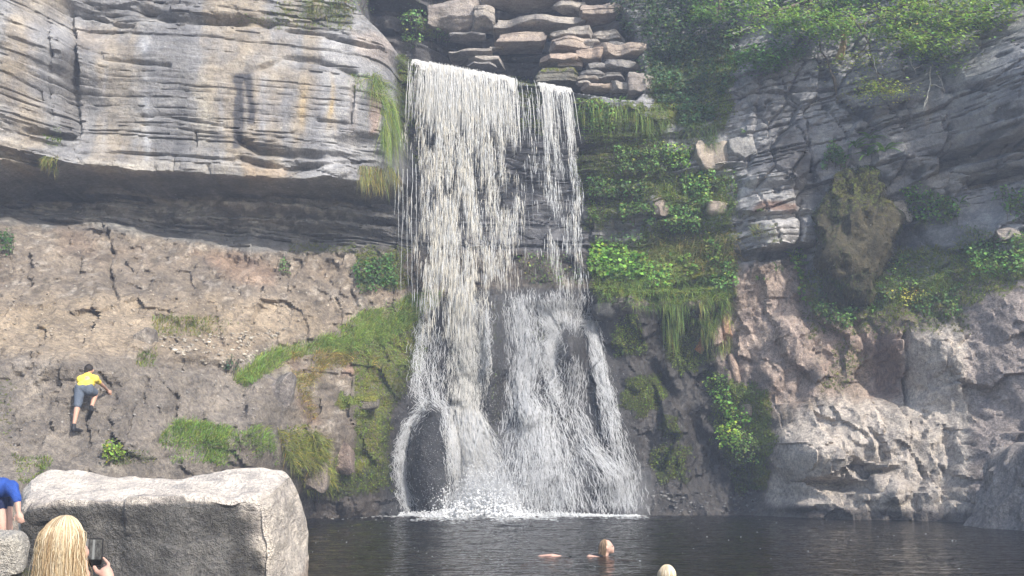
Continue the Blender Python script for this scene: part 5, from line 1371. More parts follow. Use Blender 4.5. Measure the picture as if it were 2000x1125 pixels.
fern(1480, 545, 6, .55, 796, 'fern at the foot of the striped buttress', 2); fern(1518, 525, 6, .5, 797, 'fern just left of the hanging light green herb', 1); fern(755, 290, 6, .5, 798, 'leafy fern on the corner of the left cliff', 1)

# trees leaning over from the top of the right cliff
def tree(name, label, root, limbs, clusters, seed, base, cat='tree', leaf=(.08, .16), group='trees overhanging the right cliff', rad=.10):
    """root (px,py,Y); limbs: lists of (px,py,Y); clusters: (px,py,Y, rx m, rz m, leaves)"""
    R = np.random.default_rng(seed)
    rt = at(*root)
    e = link(name, None, label=label, cat=cat, group=group, kind='thing')
    g = Geo()
    for li_, lm in enumerate(limbs):
        pts = np.array([at(*p) for p in lm]); t = np.linspace(0, 1, 14); tk = np.linspace(0, 1, len(pts))
        q = np.stack([np.interp(t, tk, pts[:, i]) for i in range(3)], -1); q[1:-1] += np.cumsum(R.normal(size=(12, 3)), 0) * .02
        r0 = rad if li_ == 0 else rad * .5
        tube(g, q, r0 * (1 - .85 * t) + .006, (1, 1, 1), 6)
    gl_ = Geo()
    for (px, py, Y, rx, rz, n) in clusters:
        c = at(px, py, Y)
        # several flat sprays make one cluster
        n = int(n * 1.6); ns = max(4, n // 70); sc = R.normal(size=(ns, 3)) * np.array((rx, rx * .6, rz)) * .5 + c
        for s_ in sc:
            m_ = max(8, n // ns); pr = R.uniform(.18, .42)
            d = R.normal(size=(m_, 3)) * np.array((pr, pr, .07)) ; d[:, 2] += -.25 * np.hypot(d[:, 0], d[:, 1]); cen = s_ + d
            nr = np.array((.15, -.35, .9)) + R.normal(size=(m_, 3)) * .35
            cc = tints(m_, np.asarray(base) * 1.5, .22, R) * R.uniform(.75, 1.25)
            gl_.add(*leaves(cen, nr, R.uniform(*leaf, m_), np.clip(cc, .006, .5), .6, .2, seed + m_))
        # a bough to every cluster
        k_ = min((np.array([at(*p) for lm in limbs for p in lm])), key=lambda q_: np.linalg.norm(q_ - c)); mid = (k_ + c) / 2 + np.array((0, 0, .12))
        tube(g, [k_, mid, c], [.03, .02, .008], (1, 1, 1), 5)
        for s_ in sc[:8]: tube(g, [c, (c + s_) / 2 + np.array((0, 0, .05)), s_], [.012, .009, .004], (1, 1, 1), 4)
    link('trunk', g.mesh('trunk'), M_BARK, e)
    link('crown', gl_.mesh('crown', False), M_LEAF, e, kind='stuff')
    return e
tree('tree', 'light green tree spreading over the top right with the widest boughs', (1790,-40,31.8), [[(1790,-60,32.2),(1790,20,31.2),(1770,60,30.8)],[(1790,-20,31.8),(1850,20,31),(1930,20,30.2)],[(1790,0,31.8),(1720,40,31.2),(1690,60,30.9)]],
     [(1750,40,31,.9,.45,420),(1820,20,30.8,1.0,.5,460),(1880,40,30.5,.9,.4,380),(1930,25,30.2,.8,.4,300),(1790,75,30.7,.9,.4,360),(1850,80,30.5,.7,.35,260),(1720,50,31,.7,.4,280),(1780,-10,31.2,1.1,.5,420),(1880,-20,30.8,1.2,.5,420),(1960,-10,30,.8,.4,220),(1840,110,30.7,.5,.3,140)], 801, (.15, .215, .06))
tree('tree', 'yellow-green tree left of the brown stump at the top', (1590,-60,33.6), [[(1590,-80,33.6),(1580,20,33),(1550,40,32.6)],[(1580,-10,33.2),(1620,30,32.8),(1650,60,32.6)],[(1580,0,33.2),(1500,30,32.9),(1465,40,32.7)]],
     [(1500,35,32.8,1.0,.35,380),(1550,50,32.7,.9,.35,340),(1600,40,32.6,.8,.4,320),(1620,62,32.5,.7,.35,300),(1650,50,32.5,.6,.3,200),(1560,10,33,1.1,.5,420),(1640,0,32.9,1.0,.5,420),(1480,10,33.2,.8,.4,300)], 802, (.14, .22, .065))
tree('tree', 'drooping pale tree whose lowest spray hangs in front of the grey cliff', (1665,40,32.4), [[(1655,20,33.0),(1700,80,31.8),(1712,140,31.4)],[(1700,70,31.9),(1690,100,31.6),(1670,110,31.6)]],
     [(1680,112,31.6,.45,.28,190),(1700,120,31.5,.4,.22,120),(1715,160,31.3,.55,.25,240),(1740,172,31.2,.5,.22,200),(1722,180,31.2,.4,.2,120)], 803, (.21, .25, .06), leaf=(.06, .11), rad=.05)
tree('shrub', 'round green shrub overhanging the cleft of the right cliff', (1490,120,33.9), [[(1500,130,34.2),(1495,105,33.6),(1480,100,33.3)],[(1495,110,33.7),(1530,100,33.4)]],
     [(1475,105,33.4,.7,.35,360),(1510,95,33.4,.7,.35,360),(1535,90,33.5,.45,.25,160),(1460,112,33.4,.4,.25,140),(1500,125,33.6,.5,.25,160)], 804, (.065, .135, .04), 'shrub', group=None, rad=.06)
tree('tree', 'bright leafed tree at the top above the dark bush', (1400,-60,35.2), [[(1400,-80,35.4),(1405,0,34.8),(1400,30,34.6)]],
     [(1400,15,34.7,.7,.45,300),(1380,40,34.6,.5,.3,160),(1420,0,34.8,.7,.4,240),(1350,-20,35.2,.9,.5,300)], 805, (.10, .175, .055))
tree('tree', 'dark dense tree at the very top behind the light boughs', (1700,-120,34.2), [[(1700,-150,34.4),(1690,-40,33.8),(1700,0,33.4)]],
     [(1640,0,33.7,1.3,.6,330),(1700,20,33.4,1.2,.6,330),(1740,-10,33.4,1.3,.6,300),(1820,0,32.8,1.3,.6,300),(1560,-20,34.2,1.3,.6,560),(1480,-20,34.6,1.2,.6,480),(1800,110,32.2,.7,.4,240),(1860,120,31.8,.5,.4,180)], 806, (.045, .085, .035))
# stump and bleached dead branches
g = Geo(); a = at(1648, 66, 32.9); b = at(1643, 104, 33.0); tube(g, [a, (a + b) / 2 + np.array((.03, 0, 0)), b, b - np.array((.05, -.1, .15))], [.07, .085, .12, .16], (1, 1, 1), 8)
M_STUMP = plain('split_wood', (.34, .24, .13), .85, .35, 9, .2, .6); link('tree_stump', g.mesh('tree_stump'), M_STUMP, label='split brown stump at the top of the right cliff', cat='stump', kind='thing')
def dead(px_lists, label, r=.022, Y=31.3):
    g = Geo()
    for i, l in enumerate(px_lists):
        q = np.array([at(x, y, Y + (i % 3) * .05) for x, y in l]); t = np.linspace(0, 1, 8); tk = np.linspace(0, 1, len(q))
        Q = np.stack([np.interp(t, tk, q[:, j]) for j in range(3)], -1); Q[1:-1] += rng.normal(size=(6, 3)) * .012; tube(g, Q, r * (1 if i == 0 else .65) * (1 - .6 * t), (1, 1, 1), 5)
    link('dead_branch', g.mesh('dead_branch'), M_TWIG, label=label, cat='branch', kind='thing', group='bleached dead branches')
dead([[(1818,130),(1817,165),(1812,185),(1804,212)],[(1817,162),(1830,168),(1842,172)],[(1812,190),(1803,215)]], 'longest forked bleached branch hanging on the right cliff', .024)
dead([[(1829,138),(1838,155),(1845,180)],[(1838,155),(1834,160)]], 'thin bleached twig just right of the longest forked branch', .016)
dead([[(1776,110),(1784,130),(1789,145)],[(1786,135),(1800,128)],[(1780,120),(1772,112)]], 'short bent dead twig above the lowest pale spray', .018); dead([[(1732,66),(1732,85),(1730,100)],[(1700,68),(1732,66),(1745,62)]], 'short upright white twig among the light boughs', .02)
dead([[(1706,108),(1708,128),(1713,143)]], 'dead stem holding the lowest pale spray', .02); dead([[(1430,66),(1450,60),(1470,52)],[(1432,64),(1433,72)]], 'pale twig in front of the yellow-green tree', .016, 32.9); dead([[(1655,103),(1680,103),(1690,100)]], 'level pale twig beside the stump', .014, 32.6)
g = Geo(); q = [at(x, y, 33.25) for x, y in [(1600,75),(1603,100),(1615,115),(1622,140),(1630,155),(1635,200)]]; tube(g, q, [.02, .025, .025, .03, .06, .02], (1, 1, 1), 6)
link('hanging_root', g.mesh('hanging_root'), M_BARK, label='dark root running down the grey cliff below the stump', cat='root', kind='thing')
# ------------------------------------------------------------------ people
def uv_ball(c, r, seg=14, rings=9, scale=(1, 1, 1), rot=None):
    V = []; F = []
    for i in range(rings + 1):
        th = math.pi * i / rings
        for j in range(seg):
            ph = 2 * math.pi * j / seg; V.append((math.sin(th) * math.cos(ph), math.sin(th) * math.sin(ph), math.cos(th)))
    for i in range(rings):
        for j in range(seg):
            a = i * seg + j; b = i * seg + (j + 1) % seg; F += [(a, a + seg, b + seg), (a, b + seg, b)]
    V = np.array(V) * r * np.array(scale)
    if rot is not None: V = V @ np.array(rot).T
    return V + np.array(c), F
def cone_link(p, q, r0, r1, seg=12):
    p = np.array(p, float); q = np.array(q, float); d = q - p; L = np.linalg.norm(d); d = d / (L + 1e-9)
    ref = np.array((0, 0, 1.0)) if abs(d[2]) < .9 else np.array((1.0, 0, 0)); a = np.cross(d, ref); a /= np.linalg.norm(a); b = np.cross(d, a)
    V = []; F = []
    for i, (c, r) in enumerate(((p, r0), (q, r1))):
        for j in range(seg):
            ph = 2 * math.pi * j / seg; V.append(c + r * (math.cos(ph) * a + math.sin(ph) * b))
    for j in range(seg):
        k_ = (j + 1) % seg; F += [(j, k_, seg + k_), (j, seg + k_, seg + j)]
    for j in range(1, seg - 1): F += [(0, j + 1, j), (seg, seg + j, seg + j + 1)]
    return np.array(V), F
def grown(name, chains, balls, mat, parent, voxel=.012, smooth_it=4, label=None, kind=None):
    """one continuous skin over tapered limbs (chains of (point, radius)) and rounded masses (centre, radius, scale)"""
    g = Geo()
    for ch in chains:
        for (p, r0), (q, r1) in zip(ch[:-1], ch[1:]): g.add(*cone_link(p, q, r0, r1))
        for p, r0 in ch: g.add(*uv_ball(p, r0, 12, 8))
    for b in balls: g.add(*uv_ball(*b[:2], 16, 10, *b[2:]))
    me = g.mesh(name + '_raw'); o = bpy.data.objects.new(name + '_raw', me); COL.objects.link(o)
    md = o.modifiers.new('skin', 'REMESH'); md.mode = 'VOXEL'; md.voxel_size = voxel
    sm = o.modifiers.new('soft', 'SMOOTH'); sm.factor = .5; sm.iterations = smooth_it
    dg = bpy.context.evaluated_depsgraph_get(); dg.update()
    res = bpy.data.meshes.new_from_object(o.evaluated_get(dg), depsgraph=dg); res.name = name
    COL.objects.unlink(o); bpy.data.objects.remove(o); bpy.data.meshes.remove(me)
    res.polygons.foreach_set('use_smooth', np.ones(len(res.polygons), bool)); res.materials.clear()
    return link(name, res, mat, parent, label=label, kind=kind)
M_SKIN = plain('skin', (.52, .30, .215), .5, .08, 30, .35); M_SKIN_PALE = plain('fair_skin', (.52, .32, .25), .5, .08, 30, .35)
M_YELLOW = plain('yellow_cotton', (.80, .62, .10), .85, .16, 13, .15, 1.0); M_SHORTS = plain('slate_blue_cotton', (.105, .125, .16), .85, .16, 13, .15, 1.0)
M_BLACK = plain('black_rubber', (.018, .018, .02), .6, .2, 40, .3); M_DARKHAIR = plain('dark_hair', (.022, .016, .013), .55, .3, 90, .4, .5)
M_BLUE = plain('blue_knit', (.030, .075, .30), .85, .16, 13, .15, 1.0); M_NAVY = plain('navy_cotton', (.022, .030, .075), .85, .16, 13, .15, 1.0)
def person(label, pose_loc): return link('person', None, loc=pose_loc, label=label, cat='person', kind='thing')
V3 = lambda *a: np.array(a, float)

# the climber, seen from behind on the slope
cf, _ = surf(146, 842); Y0 = cf[1]
def cl(px, py, dy): return at(px, py, Y0 + dy)
hA, _n = surf(214, 766); handY = hA[1] - .03
rf, _n = surf(176, 812); rfY = rf[1] - .06
hipY = min(surf(165, 760)[0][1] - .42, Y0 + .25)
A = lambda px, py, Y: at(px, py, Y)
nk = A(171, 731, hipY + .16); hd = A(174, 722.5, hipY + .22); ls = A(157, 741, hipY + .12); rs = A(186, 740, hipY + .12); ch = A(171, 742, hipY + .10); wa = A(164, 756, hipY + .03)
lh = A(156, 762, hipY); rh = A(173, 762, hipY); lk = A(152, 790, (hipY + Y0 - .15) / 2); la = A(144.5, 829, Y0 - .16); lt = A(153, 840, Y0 - .03); lhl = A(143, 838, Y0 - .2)
rk = A(187, 768, hipY + .30); ra = A(178, 797, rfY - .12); rt = A(174, 813, rfY); rhl = A(179, 801, rfY - .16)
re_ = A(201, 753, (hipY + handY) / 2 - .02); rw = A(210, 762, handY - .06); rhand = A(214, 767, handY - .01)
le = A(160, 744, hipY + .36); lw = A(163, 738, hipY + .52); lhand = A(164, 734, hipY + .60)
o0 = V3(*cf)
climber = person('climber in yellow top and grey-blue shorts scaling the brown slope', o0)
q_ = lambda p: np.asarray(p) - o0
def fingers(w, h, spread, r=.008, n=5):
    """five short fingers from the palm, unequal and bent"""
    w = np.asarray(w); h = np.asarray(h); d = h - w; L = np.linalg.norm(d); d /= L; s = np.cross(d, spread); s /= np.linalg.norm(s); out = []
    up = np.cross(s, d)
    for i in range(4):
        off = (i - 1.5) * .021; ln = (.070, .082, .078, .060)[i]; b0 = h + s * off; b1 = b0 + d * ln * .5 + up * .006; b2 = b1 + d * ln * .42 - up * .016
        out.append([(b0 - d * .02, r * 1.15), (b1, r), (b2, r * .85)])
    t0 = w + d * L * .35 + s * .030; t1 = t0 + s * .032 + d * .028; t2 = t1 + d * .030 - s * .004
    out.append([(t0, r * 1.3), (t1, r * 1.1), (t2, r * .9)])
    return out
body = [[(q_(nk), .050), (q_(hd) - V3(0, 0, .03), .055)], [(q_(ch), .095), (q_(wa), .095)], [(q_(ls), .055), (q_(le), .040), (q_(lw), .028), (q_(lhand), .034)], [(q_(rs), .055), (q_(re_), .040), (q_(rw), .027), (q_(rhand), .033)],
        [(q_(lh), .085), (q_(lk), .062), ((q_(lk) * .55 + q_(la) * .45), .056), (q_(la), .036), (q_(lhl), .035), (q_(lt), .03)], [(q_(rh), .09), (q_(rk), .062), ((q_(rk) * .6 + q_(ra) * .4), .055), (q_(ra), .036), (q_(rt), .03)]]
body += fingers(q_(rw), q_(rhand), (0, 1, 0)) + fingers(q_(lw), q_(lhand), (0, 1, 0))
grown('body', body, [(q_(hd), .098, (.88, 1.0, 1.15)), (q_(hd) + V3(.085, .02, -.01), .024)], M_SKIN, climber, .013, 3)
grown('t_shirt', [[(q_(nk) - V3(0, -.02, .05), .105), (q_(wa), .125)], [(q_(ls), .072), (q_(ls) * .55 + q_(le) * .45, .062)], [(q_(rs), .072), (q_(rs) * .5 + q_(re_) * .5, .058)], [(q_(ls), .09), (q_(nk) - V3(0, 0, .06), .085), (q_(rs), .09)], [(q_(ls) * .7 + q_(rs) * .3 - V3(0, 0, .08), .105), (q_(lh) + V3(.03, 0, .10), .105)], [(q_(rs) * .7 + q_(ls) * .3 - V3(0, 0, .08), .105), (q_(rh) + V3(-.03, 0, .10), .105)], [(q_(lh) + V3(.02, 0, .07), .10), (q_(rh) + V3(-.02, 0, .07), .10)]], [], M_YELLOW, climber, .015, 5)
grown('shorts', [[(q_(lh) + V3(0, 0, .04), .118), (q_(rh) + V3(0, 0, .04), .118)], [(q_(lh), .118), (q_(lh) * .15 + q_(lk) * .85, .092), (q_(lk) * .97 + q_(la) * .03, .088)], [(q_(rh), .118), (q_(rh) * .25 + q_(rk) * .75, .095)]], [], M_SHORTS, climber, .015, 4)
grown('shoe', [[(q_(lhl), .050), (q_(lt), .042), (q_(lt) + V3(.06, .03, -.01), .032)], [(q_(la) - V3(0, 0, .01), .046), (q_(lhl), .05)]], [], M_BLACK, climber, .012, 3)
grown('shoe', [[(q_(rhl), .050), (q_(rt), .044), (q_(rt) + V3(-.02, .03, -.06), .034)], [(q_(ra) + V3(0, 0, .02), .048), (q_(rhl), .05)]], [], M_BLACK, climber, .012, 3)
grown('hair', [], [(q_(hd) + V3(-.004, -.014, .028), .106, (.90, 1.0, .98)), (q_(hd) + V3(-.03, -.05, -.03), .062)], M_DARKHAIR, climber, .012, 2)

# the person in blue, bent over at the left edge behind the boulder
Yb_ = 12.1
B = lambda px, py, dy=0: at(px, py, Yb_ + dy)
feet = B(8, 1080); o0 = V3(feet[0], feet[1], .10)
blue = person('person in blue top and navy shorts bending down at the left edge', o0)
q_ = lambda p: np.asarray(p) - o0
hipl, hipr = B(-2, 968, -.08), B(10, 966, .10); shr = B(22, 952, -.20); shl = B(-22, 950, -.1); elb = B(34, 974, -.28); wri = B(36, 1000, -.30); pal = B(39, 1010, -.30)
kl, kr = B(4, 1024, -.14), B(16, 1018, .02); al, ar = B(6, 1076, -.12), B(20, 1074, .02); hdp = B(-42, 960, -.25)
body = [[(q_(shr), .060), (q_(elb), .036), (q_(wri), .026), (q_(pal), .031)], [(q_(shl), .06), (q_(B(-36, 975, -.3)), .044), (q_(B(-40, 1005, -.35)), .032)], [(q_(hipl), .08), (q_(kl), .044), (q_(kl) * .6 + q_(al) * .4, .042), (q_(al), .029), (q_(al) + V3(-.03, -.14, -.04), .032)], [(q_(hipr), .08), (q_(kr), .044), (q_(kr) * .6 + q_(ar) * .4, .042), (q_(ar), .029), (q_(ar) + V3(-.03, -.14, -.04), .032)],
        [(q_(hipl) * .5 + q_(hipr) * .5, .09), (q_(shr) * .5 + q_(shl) * .5, .08)], [(q_(shl) * .7 + q_(shr) * .3, .06), (q_(hdp), .06)]] + fingers(q_(wri), q_(pal), (0, -1, .2), .0085)
grown('body', body, [(q_(hdp) + V3(-.05, 0, 0), .10)], M_SKIN_PALE, blue, .011, 3)
grown('jumper', [[(q_(shr), .07), (q_(elb) * .85 + q_(shr) * .15, .050), (q_(elb) * .93 + q_(wri) * .07, .047)], [(q_(shl), .085), (q_(B(-34, 972, -.28)), .06)], [(q_(shr), .08), (q_(shl), .08)], [(q_(shr) * .6 + q_(shl) * .4, .105), (q_(hipr) + V3(0, 0, .04), .110)], [(q_(shl) * .6 + q_(shr) * .4, .105), (q_(hipl) + V3(0, 0, .04), .110)]], [], M_BLUE, blue, .015, 5)
grown('shorts', [[(q_(hipl), .10), (q_(hipr), .10)], [(q_(hipl), .095), (q_(hipl) * .62 + q_(kl) * .38, .078)], [(q_(hipr), .095), (q_(hipr) * .62 + q_(kr) * .38, .078)]], [], M_NAVY, blue, .015, 4)
grown('hair', [], [(q_(hdp) + V3(-.06, .02, .02), .11)], M_DARKHAIR, blue, .013, 2)

# the fair-haired woman filming with her phone, lower left, seen from behind
Yw = 5.0
W = lambda px, py, dy=0.0: at(px + 5, py, Yw + dy)
seat = W(112, 1380, 0); o0 = V3(seat[0], Yw, .14)
woman = person('blonde person seen from behind holding up a phone, lower left', o0)
q_ = lambda p: np.asarray(p) - o0
hdw = W(118, 1064, .02); nkw = W(113, 1120, -.02); shl = W(62, 1160, 0); shr = W(176, 1160, .03); hip = V3(o0[0], Yw, .26)
rwr = W(209, 1138, .34); rpalm = W(202, 1119, .36); rel = W(217, 1210, .14); lwr = W(153, 1140, .32); lpalm = W(159, 1123, .36); lel = W(120, 1215, .12)
lf = lambda a, b, t: np.asarray(a) * (1 - t) + np.asarray(b) * t
body = [[(q_(hdw) - V3(0, 0, .05), .062), (q_(nkw), .052), (q_(nkw) - V3(0, 0, .09), .07)], [(q_(shl), .058), (q_(lel), .042), (q_(lwr), .029), (q_(lpalm), .030)], [(q_(shr), .058), (q_(rel), .042), (q_(rwr), .029), (q_(rpalm), .032)], [(q_(shl), .06), (q_(nkw) - V3(0, 0, .10), .075), (q_(shr), .06)],
        [(q_(nkw) - V3(0, 0, .14), .11), (q_(hip) + V3(0, 0, .18), .11), (q_(hip), .14)], [(q_(hip) + V3(-.09, .02, -.02), .10), (q_(hip) + V3(-.12, .42, .08), .075), (q_(hip) + V3(-.12, .62, -.26), .05), (q_(hip) + V3(-.12, .74, -.28), .035)], [(q_(hip) + V3(.09, .02, -.02), .10), (q_(hip) + V3(.12, .42, .08), .075), (q_(hip) + V3(.12, .62, -.26), .05), (q_(hip) + V3(.12, .74, -.28), .035)]]
# right hand: index finger up the side of the phone, thumb across its back edge, others curled below
fr_ = .0085
def fg(*pts, r=fr_): return [(q_(at(x, y, Yw + d)), r * k_) for (x, y, d), k_ in zip(pts, (1.15, 1.0, .85, .75))]
body += [fg((210,1112,.36),(212.5,1102,.38),(206,1094,.40),(201.5,1089.5,.405)), fg((208,1116,.38),(209,1108,.41),(203,1104,.42)), fg((206,1120,.38),(206,1113,.42),(200,1110,.43)), fg((203,1124,.38),(203,1118,.42),(197,1116,.43), r=.0075), fg((200,1122,.34),(189,1116,.355),(184,1107,.365), r=.0105)]
body += [fg((161,1118,.36),(160,1108,.40),(164,1102,.41)), fg((162,1122,.38),(161,1113,.41),(166,1108,.42)), fg((164,1125,.38),(163,1118,.42),(168,1114,.43)), fg((166,1127,.38),(166,1121,.42),(171,1118,.43), r=.0075), fg((166,1120,.345),(167.5,1107,.36),(168.5,1097,.372), r=.0100)]
grown('body', body, [(q_(hdw) + V3(.004, .01, -.005), .092, (.82, .98, 1.22)), (q_(W(150, 1070, .05)), .022), (q_(W(158, 1073, .12)), .020), (q_(W(156, 1080, .09)), .03)], M_SKIN_PALE, woman, .0055, 3)
M_TOP = plain('peach_cotton', (.62, .42, .32), .85, .08, 40, .15, .3)
grown('top', [[(q_(shl), .072), (q_(lf(shl, lel, .4)), .062)], [(q_(shr), .072), (q_(lf(shr, rel, .4)), .062)], [(q_(shl), .074), (q_(nkw) - V3(0, 0, .125), .085), (q_(shr), .074)], [(q_(nkw) - V3(0, 0, .17), .135), (q_(hip) + V3(0, 0, .12), .13), (q_(hip) + V3(0, 0, .02), .15)]], [], M_TOP, woman, .014, 4)
M_DENIM = plain('denim', (.05, .08, .16), .9, .15, 50, .15, .3)
grown('trousers', [[(q_(hip) + V3(-.09, .02, -.02), .115), (q_(hip) + V3(-.12, .42, .08), .085), (q_(hip) + V3(-.12, .60, -.20), .065)], [(q_(hip) + V3(.09, .02, -.02), .115), (q_(hip) + V3(.12, .42, .08), .085), (q_(hip) + V3(.12, .60, -.20), .065)], [(q_(hip) + V3(-.09, 0, 0), .14), (q_(hip) + V3(.09, 0, 0), .14)]], [], M_DENIM, woman, .016, 4)
def hair_locks(centre, rx, ry, rz, n, seed, down, cols, back=-1.0, part=0.0, r=(.0007, .0016), facing=None, name='hair', flare=1.0, gate=.95):
    """locks that leave a parting, follow the skull and hang down"""
    R = np.random.default_rng(seed); K = 14; c = np.asarray(centre)
    az = R.uniform(0, 2 * math.pi, n); 
    if facing is not None:
        face = (az - facing + math.pi) % (2 * math.pi) - math.pi; az = az[np.abs(face) > gate]; n = len(az)
    t = np.linspace(0, 1, K); P = np.zeros((n, K, 3))
    lenm = down * R.uniform(.82, 1.05, n); lift = 1 + R.uniform(0, .10, n)
    for k_, tt in enumerate(t):
        th = np.minimum(tt / .42, 1) * (math.pi / 2); fallz = np.maximum(tt - .42, 0) / .58
        wx = np.cos(az); wy = np.sin(az); s_ = np.sin(th)
        P[:, k_, 0] = part * (1 - s_) + rx * lift * s_ * wx * (1 + .02 * np.sin(9 * tt + az * 3)) * (1 + (flare - 1) * fallz)
        P[:, k_, 1] = ry * lift * s_ * wy * (1 - .18 * fallz)
        P[:, k_, 2] = rz * np.cos(th) * lift - lenm * fallz
    fly = np.where(R.random(n) < .06, .006, .0014); P[:, 4:, :2] += np.cumsum(R.normal(size=(n, K - 4, 2)), 1) * fly[:, None, None]; lock = noise2(az * 11, az * 0, seed + 1); P[:, :, :2] *= (1 + .05 * lock[:, None, None] * t[None, :, None])
    rad = R.uniform(*r, n)[:, None] * np.interp(t, [0, .1, .8, 1], [.7, 1, .9, .3])[None]
    ci = np.clip(.5 + .5 * noise2(az * 16, az * 0, seed) + .30 * R.normal(size=n), 0, .999); cc = np.asarray(cols)[(ci * len(cols)).astype(int)] * R.uniform(.8, 1.15, (n, 1))
    g = Geo(); V, F, C = strands(P + c, rad, cc); g.add(V, F, C)
    return g.mesh(name)
m, nt, out = new_mat('hair_strands'); a_ = N(nt, 'ShaderNodeAttribute', attribute_name='tint'); b_ = N(nt, 'ShaderNodeBsdfPrincipled', Roughness=.42); b_.inputs['Specular IOR Level'].default_value = .45; nt.links.new(a_.outputs[0], b_.inputs['Base Color']); nt.links.new(b_.outputs[0], out.inputs[0]); M_HAIR = m
BLONDE = [(.34, .23, .13), (.46, .34, .20), (.58, .45, .28), (.66, .54, .36), (.74, .63, .46)]
hc = q_(hdw)
link('hair', hair_locks(hc + V3(0, -.012, .010), .085, .100, .110, 13000, 901, .30, BLONDE, part=.012, facing=math.radians(62), flare=1.14), M_HAIR, woman, kind='stuff')
grown('hair_cap', [], [(hc + V3(-.002, -.014, .012), .092, (.86, .98, 1.10)), (hc + V3(-.02, -.05, -.12), .075, (1, .7, 1.3))], plain('blonde_under', (.50, .36, .2), .55, .3, 90, .4, .4), woman, .009, 2)
gg = Geo(); tube(gg, [q_(W(150, 1067, .06)), q_(W(157, 1066.5, .12)), q_(W(160, 1067, .15))], .003, (1, 1, 1), 6); tube(gg, [q_(W(158, 1064, .15)), q_(W(161, 1064, .15)), q_(W(161, 1071, .15)), q_(W(158, 1071, .15)), q_(W(158, 1064, .15))], .0022, (1, 1, 1), 5)
link('glasses', gg.mesh('glasses'), M_BLACK, woman)

# the phone in its opened case
ph_c = at(186, 1078, Yw + .39); phone = link('phone', None, loc=ph_c, label='dark phone in an open case held up by the blonde person', cat='phone', kind='thing')
def bevel_box(name, lo, hi, mat, parent, bev=.004, loc=None, rot=None):
    bm = bmesh.new(); bmesh.ops.create_cube(bm, size=1)
    for v in bm.verts: v.co = Vector([lo[i] + (v.co[i] + .5) * (hi[i] - lo[i]) for i in range(3)])
    bmesh.ops.bevel(bm, geom=list(bm.edges), offset=bev, segments=2, affect='EDGES')
    me = bpy.data.meshes.new(name); bm.to_mesh(me); bm.free(); o = link(name, me, mat, parent)
    if loc is not None: o.location = loc
    if rot is not None: o.rotation_euler = rot
    return o
M_CASE = plain('case_leather', (.025, .025, .028), .5, .2, 60, .35); M_CASEIN = plain('case_lining', (.16, .155, .15), .8, .15, 60, .2)
bevel_box('body', (-.035, 0, -.070), (.035, .010, .064), M_CASE, phone, .004)
bevel_box('case_cover', (-.030, 0, -.068), (0, .004, .062), M_CASEIN, phone, .0015, (-.036, .004, 0), (0, 0, .45))
m, nt, out = new_mat('phone_screen')      # the live picture: pale falls between dark walls, a bar of controls below
tc = nt.nodes.new('ShaderNodeTexCoord'); sp_ = nt.nodes.new('ShaderNodeSeparateXYZ'); nt.links.new(tc.outputs['Object'], sp_.inputs[0])
n_ = tex(nt, tc.outputs['Object'], 1.0, 3, .6, stretch=(160, 1, 45)); base_ = ramp(nt, n_.outputs['Fac'], .35, .68, (.05, .05, .055), (.30, .29, .27))
xx = math_n(nt, 'ABSOLUTE', math_n(nt, 'ADD', sp_.outputs[0], .008)); fall_ = ramp(nt, math_n(nt, 'MULTIPLY', xx, 100.0), .35, .75, (1, 1, 1), (0, 0, 0)); zmid = ramp(nt, math_n(nt, 'ADD', math_n(nt, 'MULTIPLY', sp_.outputs[2], 8.0), .5), .20, .26)
c_ = mix_col(nt, math_n(nt, 'MULTIPLY', fall_, .8), base_, (.55, .55, .53)); c_ = mix_col(nt, zmid, (.012, .012, .014), c_)
em = N(nt, 'ShaderNodeEmission', Strength=.55); nt.links.new(c_, em.inputs[0]); gl2 = N(nt, 'ShaderNodeBsdfGlossy', Roughness=.12); mx_ = N(nt, 'ShaderNodeMixShader', Fac=.08); nt.links.new(em.outputs[0], mx_.inputs[1]); nt.links.new(gl2.outputs[0], mx_.inputs[2]); nt.links.new(mx_.outputs[0], out.inputs[0])
bevel_box('screen', (-.031, -.0015, -.062), (.031, -.0002, .058), m, phone, .0006)
gg = Geo(); gg.add(*uv_ball((0, 0, 0), .0085, 14, 8, (1, .4, 1))); link('red_clasp', gg.mesh('red_clasp'), plain('red_plastic', (.75, .03, .05), .35, .05, 20, .5), phone).location = (-.058, -.012, -.005)

# swimmers
Ys = at(1185, 1078, 17.4)[1]
S_ = lambda px, py, dy=0.0: at(px, py, 17.4 + dy)
wl = S_(1185, 1078); o0 = V3(wl[0], 17.4, 0)
sw = person('light brown-haired swimmer facing right with chin at the water', o0)
q_ = lambda p: np.asarray(p) - o0
hh = V3(0, 0, .135)
wq = lambda dx, dy, dz: V3(dx, dy, dz)
body = [[(hh + V3(-.015, 0, -.09), .052), (V3(-.06, 0, -.06), .06)], [(V3(-.06, 0, -.08), .11), (V3(-.35, .02, -.13), .12), (V3(-.62, .03, -.12), .12)], [(V3(-.12, .14, -.07), .055), (V3(.12, .22, -.10), .042), (V3(.32, .14, -.08), .03), (V3(.38, .12, -.08), .033)], [(V3(-.12, -.14, -.06), .055), (V3(-.28, -.20, -.018), .050), (V3(-.10, -.26, -.10), .036), (V3(0, -.24, -.12), .033)],
        [(V3(-.60, -.08, -.10), .085), (V3(-.85, -.10, -.030), .070), (V3(-1.02, -.08, -.036), .055), (V3(-1.30, -.06, -.16), .04)], [(V3(-.60, .10, -.12), .085), (V3(-.95, .12, -.14), .06), (V3(-1.3, .12, -.2), .042)]]
body += fingers(V3(.32, .14, -.08), V3(.38, .12, -.08), (0, 0, 1)) + fingers(V3(-.10, -.26, -.10), V3(0, -.24, -.12), (0, 0, 1))
